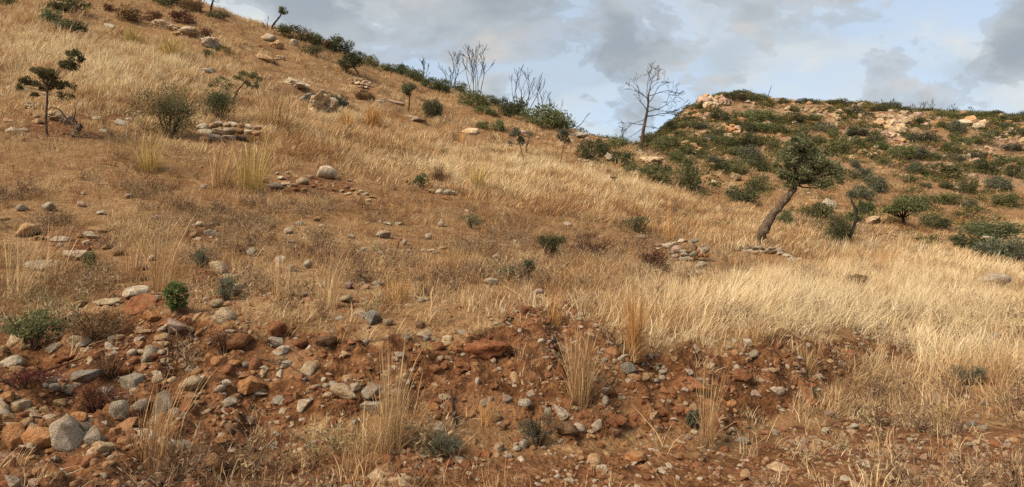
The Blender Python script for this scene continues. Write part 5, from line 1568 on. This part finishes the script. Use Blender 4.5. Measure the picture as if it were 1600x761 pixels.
def stick(name, label, pts, r, mat, cat='branch'):
    p = on_ground(pts[0][0], pts[0][1])[0]
    m = p[1] / FPX
    wd = Wood()
    P = []
    for a, b, lift in pts:
        q = on_ground(a, b + lift)[0]
        P.append(Vector((q[0] - p[0], q[1] - p[1], q[2] - p[2] + lift * m + r)))
    wd.tube(P, [r * (1 - 0.6 * i / len(P)) for i in range(len(P))], 5)
    o = link(name, wd.mesh(name), mat, None, tuple(p))
    tag(o, label, cat)


stick('dead_branch', 'long thin red brown stem lying over the left corner stones', [(0, 598, 4), (45, 590, 8), (90, 575, 8), (132, 560, 4)], .010, M_LEAF_RED)
stick('dead_branch', 'pale dry stem slanting down the bank left of centre', [(400, 560, 4), (450, 570, 8), (490, 600, 6)], .006, M_BARK_DEAD)
stick('dead_branch', 'curved dry twig on the brow of the bank', [(540, 548, 3), (575, 535, 10), (610, 530, 6)], .006, M_BARK_DEAD)
stick('dead_branch', 'dark crooked twig standing in brown grass mid slope', [(617, 463, 0), (625, 455, 8), (632, 448, 16)], .014, M_BARK_BURNT)
stick('dead_branch', 'pale forked dead branch left of the stone pile', [(1000, 432, 0), (1030, 425, 8), (1046, 415, 22)], .016, M_BARK_DEAD)
stick('dead_branch', 'thin dark twigs against the bank below the ledge', [(712, 668, 0), (708, 640, 4), (705, 610, 10)], .012, M_BARK_BURNT)
stick('dead_branch', 'dead branch in the grass right of the twisted trunk', [(1360, 370, 2), (1385, 366, 8), (1405, 372, 4)], .03, M_BARK_DEAD)


# ------------------------------------------------------------------ grass tufts one can point at
def tuft(px, py, w, h, n, label, mat, seed, lean=0.12, wind=0.10, bw=0.0036, name='grass_tuft'):
    p = on_ground(px, py)[0]
    m = p[1] / FPX
    H = h * m
    n = int(n * 1.5)
    V, F, T = blades(n, H, 0.6, lean, max(bw, 0.75 * m), w * m * 0.28, seed, wind, 0.25)
    if name == 'grass_tuft':       # dead thatch at the foot
        V2, F2, T2 = blades(int(n * 0.9), H * 0.34, 0.6, 0.6, max(bw, 0.75 * m), w * m * 0.36, seed + 50, wind)
        F = np.concatenate([F, F2 + len(V)]); V = np.concatenate([V, V2]); T = np.concatenate([T, T2 * 0.5])
    o = link(name, np_mesh(name, V, F, T), mat, None, tuple(p))
    tag(o, label, 'grass tuft', 'grass tufts')
    return o


tuft(240, 735, 100, 160, 110, 'golden grass clump leaning right in the bottom left corner', M_TUFT, 901, .22, .20)
tuft(610, 705, 60, 150, 150, 'tall yellow grass clump at the bottom centre', M_TUFT, 902, .16, .06)
tuft(560, 730, 90, 90, 70, 'thin sparse grass stalks left of the bottom centre clump', M_TUFT, 903, .25, .05)
tuft(905, 632, 54, 118, 180, 'yellow grass tuft on the bank with a dense grey base', M_TUFT, 904, .18, .08)
tuft(992, 560, 40, 100, 150, 'upright orange grass tuft at the edge of the pale grass', M_TUFT_ORANGE, 905, .12, -.04)
tuft(1105, 698, 34, 115, 90, 'lone upright grass tuft at the bottom right', M_TUFT, 906, .14, .06)
tuft(205, 440, 50, 100, 50, 'tall golden grass clump, left half of the pair', M_TUFT, 907, .18, .18)
tuft(250, 455, 54, 115, 60, 'tall golden grass clump, right half of the pair', M_TUFT, 908, .18, .2)
tuft(233, 268, 44, 62, 90, 'yellow green grass tuft below the airy dark bush', M_TUFT_GREEN, 909, .34, .04)
tuft(392, 300, 60, 78, 120, 'big green yellow grass tussock left of the stone heap', M_TUFT_GREEN, 910, .36, .04)
tuft(345, 295, 44, 70, 70, 'golden grass tuft left of the big tussock', M_TUFT, 911, .22, .10)
tuft(268, 92, 52, 34, 150, 'round brownish grass tussock near the top of the left hill', M_TUFT_GREEN, 912, .35, .02)
tuft(210, 70, 40, 30, 110, 'small green brown tussock on the left hill top', M_TUFT_GREEN, 913, .35, .02)
tuft(745, 300, 40, 44, 120, 'green yellow tuft right of the stone cluster', M_TUFT_GREEN, 914, .3, .05)
tuft(540, 208, 30, 34, 110, 'orange tussock below the split outcrop', M_TUFT_ORANGE, 915, .25, .02)
tuft(582, 200, 26, 34, 110, 'orange tussock right of the one below the outcrop', M_TUFT_ORANGE, 916, .25, .02)
tuft(430, 205, 80, 60, 200, 'big grassy tussock right of the stone wall', M_TUFT, 917, .3, .02)
tuft(1048, 378, 10, 76, 12, 'few tall dry stalks rising behind the stone pile', M_TUFT_ORANGE, 918, .04, .0, .010, 'dry_stalks')
tuft(1040, 378, 8, 50, 6, 'shorter dry stalks left of the tall ones', M_TUFT_ORANGE, 919, .05, -.06, .010, 'dry_stalks')
tuft(1385, 420, 40, 46, 14, 'sparse reddish stalks in grass right of the olive', M_TUFT_ORANGE, 920, .3, .0, .008, 'dry_stalks')
tuft(720, 232, 14, 36, 12, 'thin brown stalks below the round olive bush', M_TUFT_ORANGE, 921, .2, .0, .010, 'dry_stalks')
tuft(828, 292, 6, 34, 6, 'thin reddish stalk in the upper golden grass', M_TUFT_ORANGE, 922, .06, .0, .014, 'dry_stalks')
tuft(1478, 668, 30, 40, 90, 'short green yellow tuft at the edge of the track', M_TUFT_GREEN, 923, .3, .0)
tuft(965, 268, 16, 20, 30, 'thin tuft by the little rubble heap', M_TUFT, 924, .3, .0)
tuft(515, 480, 40, 90, 44, 'thin bent grass stalks left of the slate stone', M_TUFT, 925, .2, .16)
tuft(440, 470, 46, 80, 44, 'thin grass stalks above the white stones', M_TUFT, 926, .25, .1)
tuft(30, 470, 60, 110, 60, 'long dry stalks leaning right at the left edge', M_TUFT, 927, .25, .4)
tuft(85, 440, 60, 90, 60, 'long dry stalks leaning right beside the left edge', M_TUFT, 928, .25, .35)
tuft(20, 730, 60, 60, 22, 'few pale stalks bent over the corner stones', M_TUFT, 929, .4, .3)
tuft(1260, 580, 50, 46, 90, 'short yellow tuft on the right end of the bank', M_TUFT, 930, .25, .1)
tuft(1180, 530, 50, 40, 90, 'pale tuft hanging over the brow of the bank', M_TUFT, 931, .3, .1)
tuft(860, 505, 40, 50, 70, 'rusty grass tuft on the brow by the red soil', M_TUFT_ORANGE, 932, .3, .1)
tuft(760, 660, 40, 40, 40, 'thin brown stalks below the crumbly ledge', M_TUFT_ORANGE, 933, .3, .1)
tuft(1380, 715, 70, 30, 90, 'low straw tuft at the bottom edge of the track', M_TUFT, 934, .4, .1)
tuft(1300, 640, 60, 40, 90, 'straw tuft between bank end and track', M_TUFT, 935, .3, .1)
tuft(620, 470, 60, 44, 80, 'brown orange tuft above the slate stone', M_TUFT_ORANGE, 936, .3, .1)

resolve_labels()
build_grass()
build_weeds()
build_gravel()
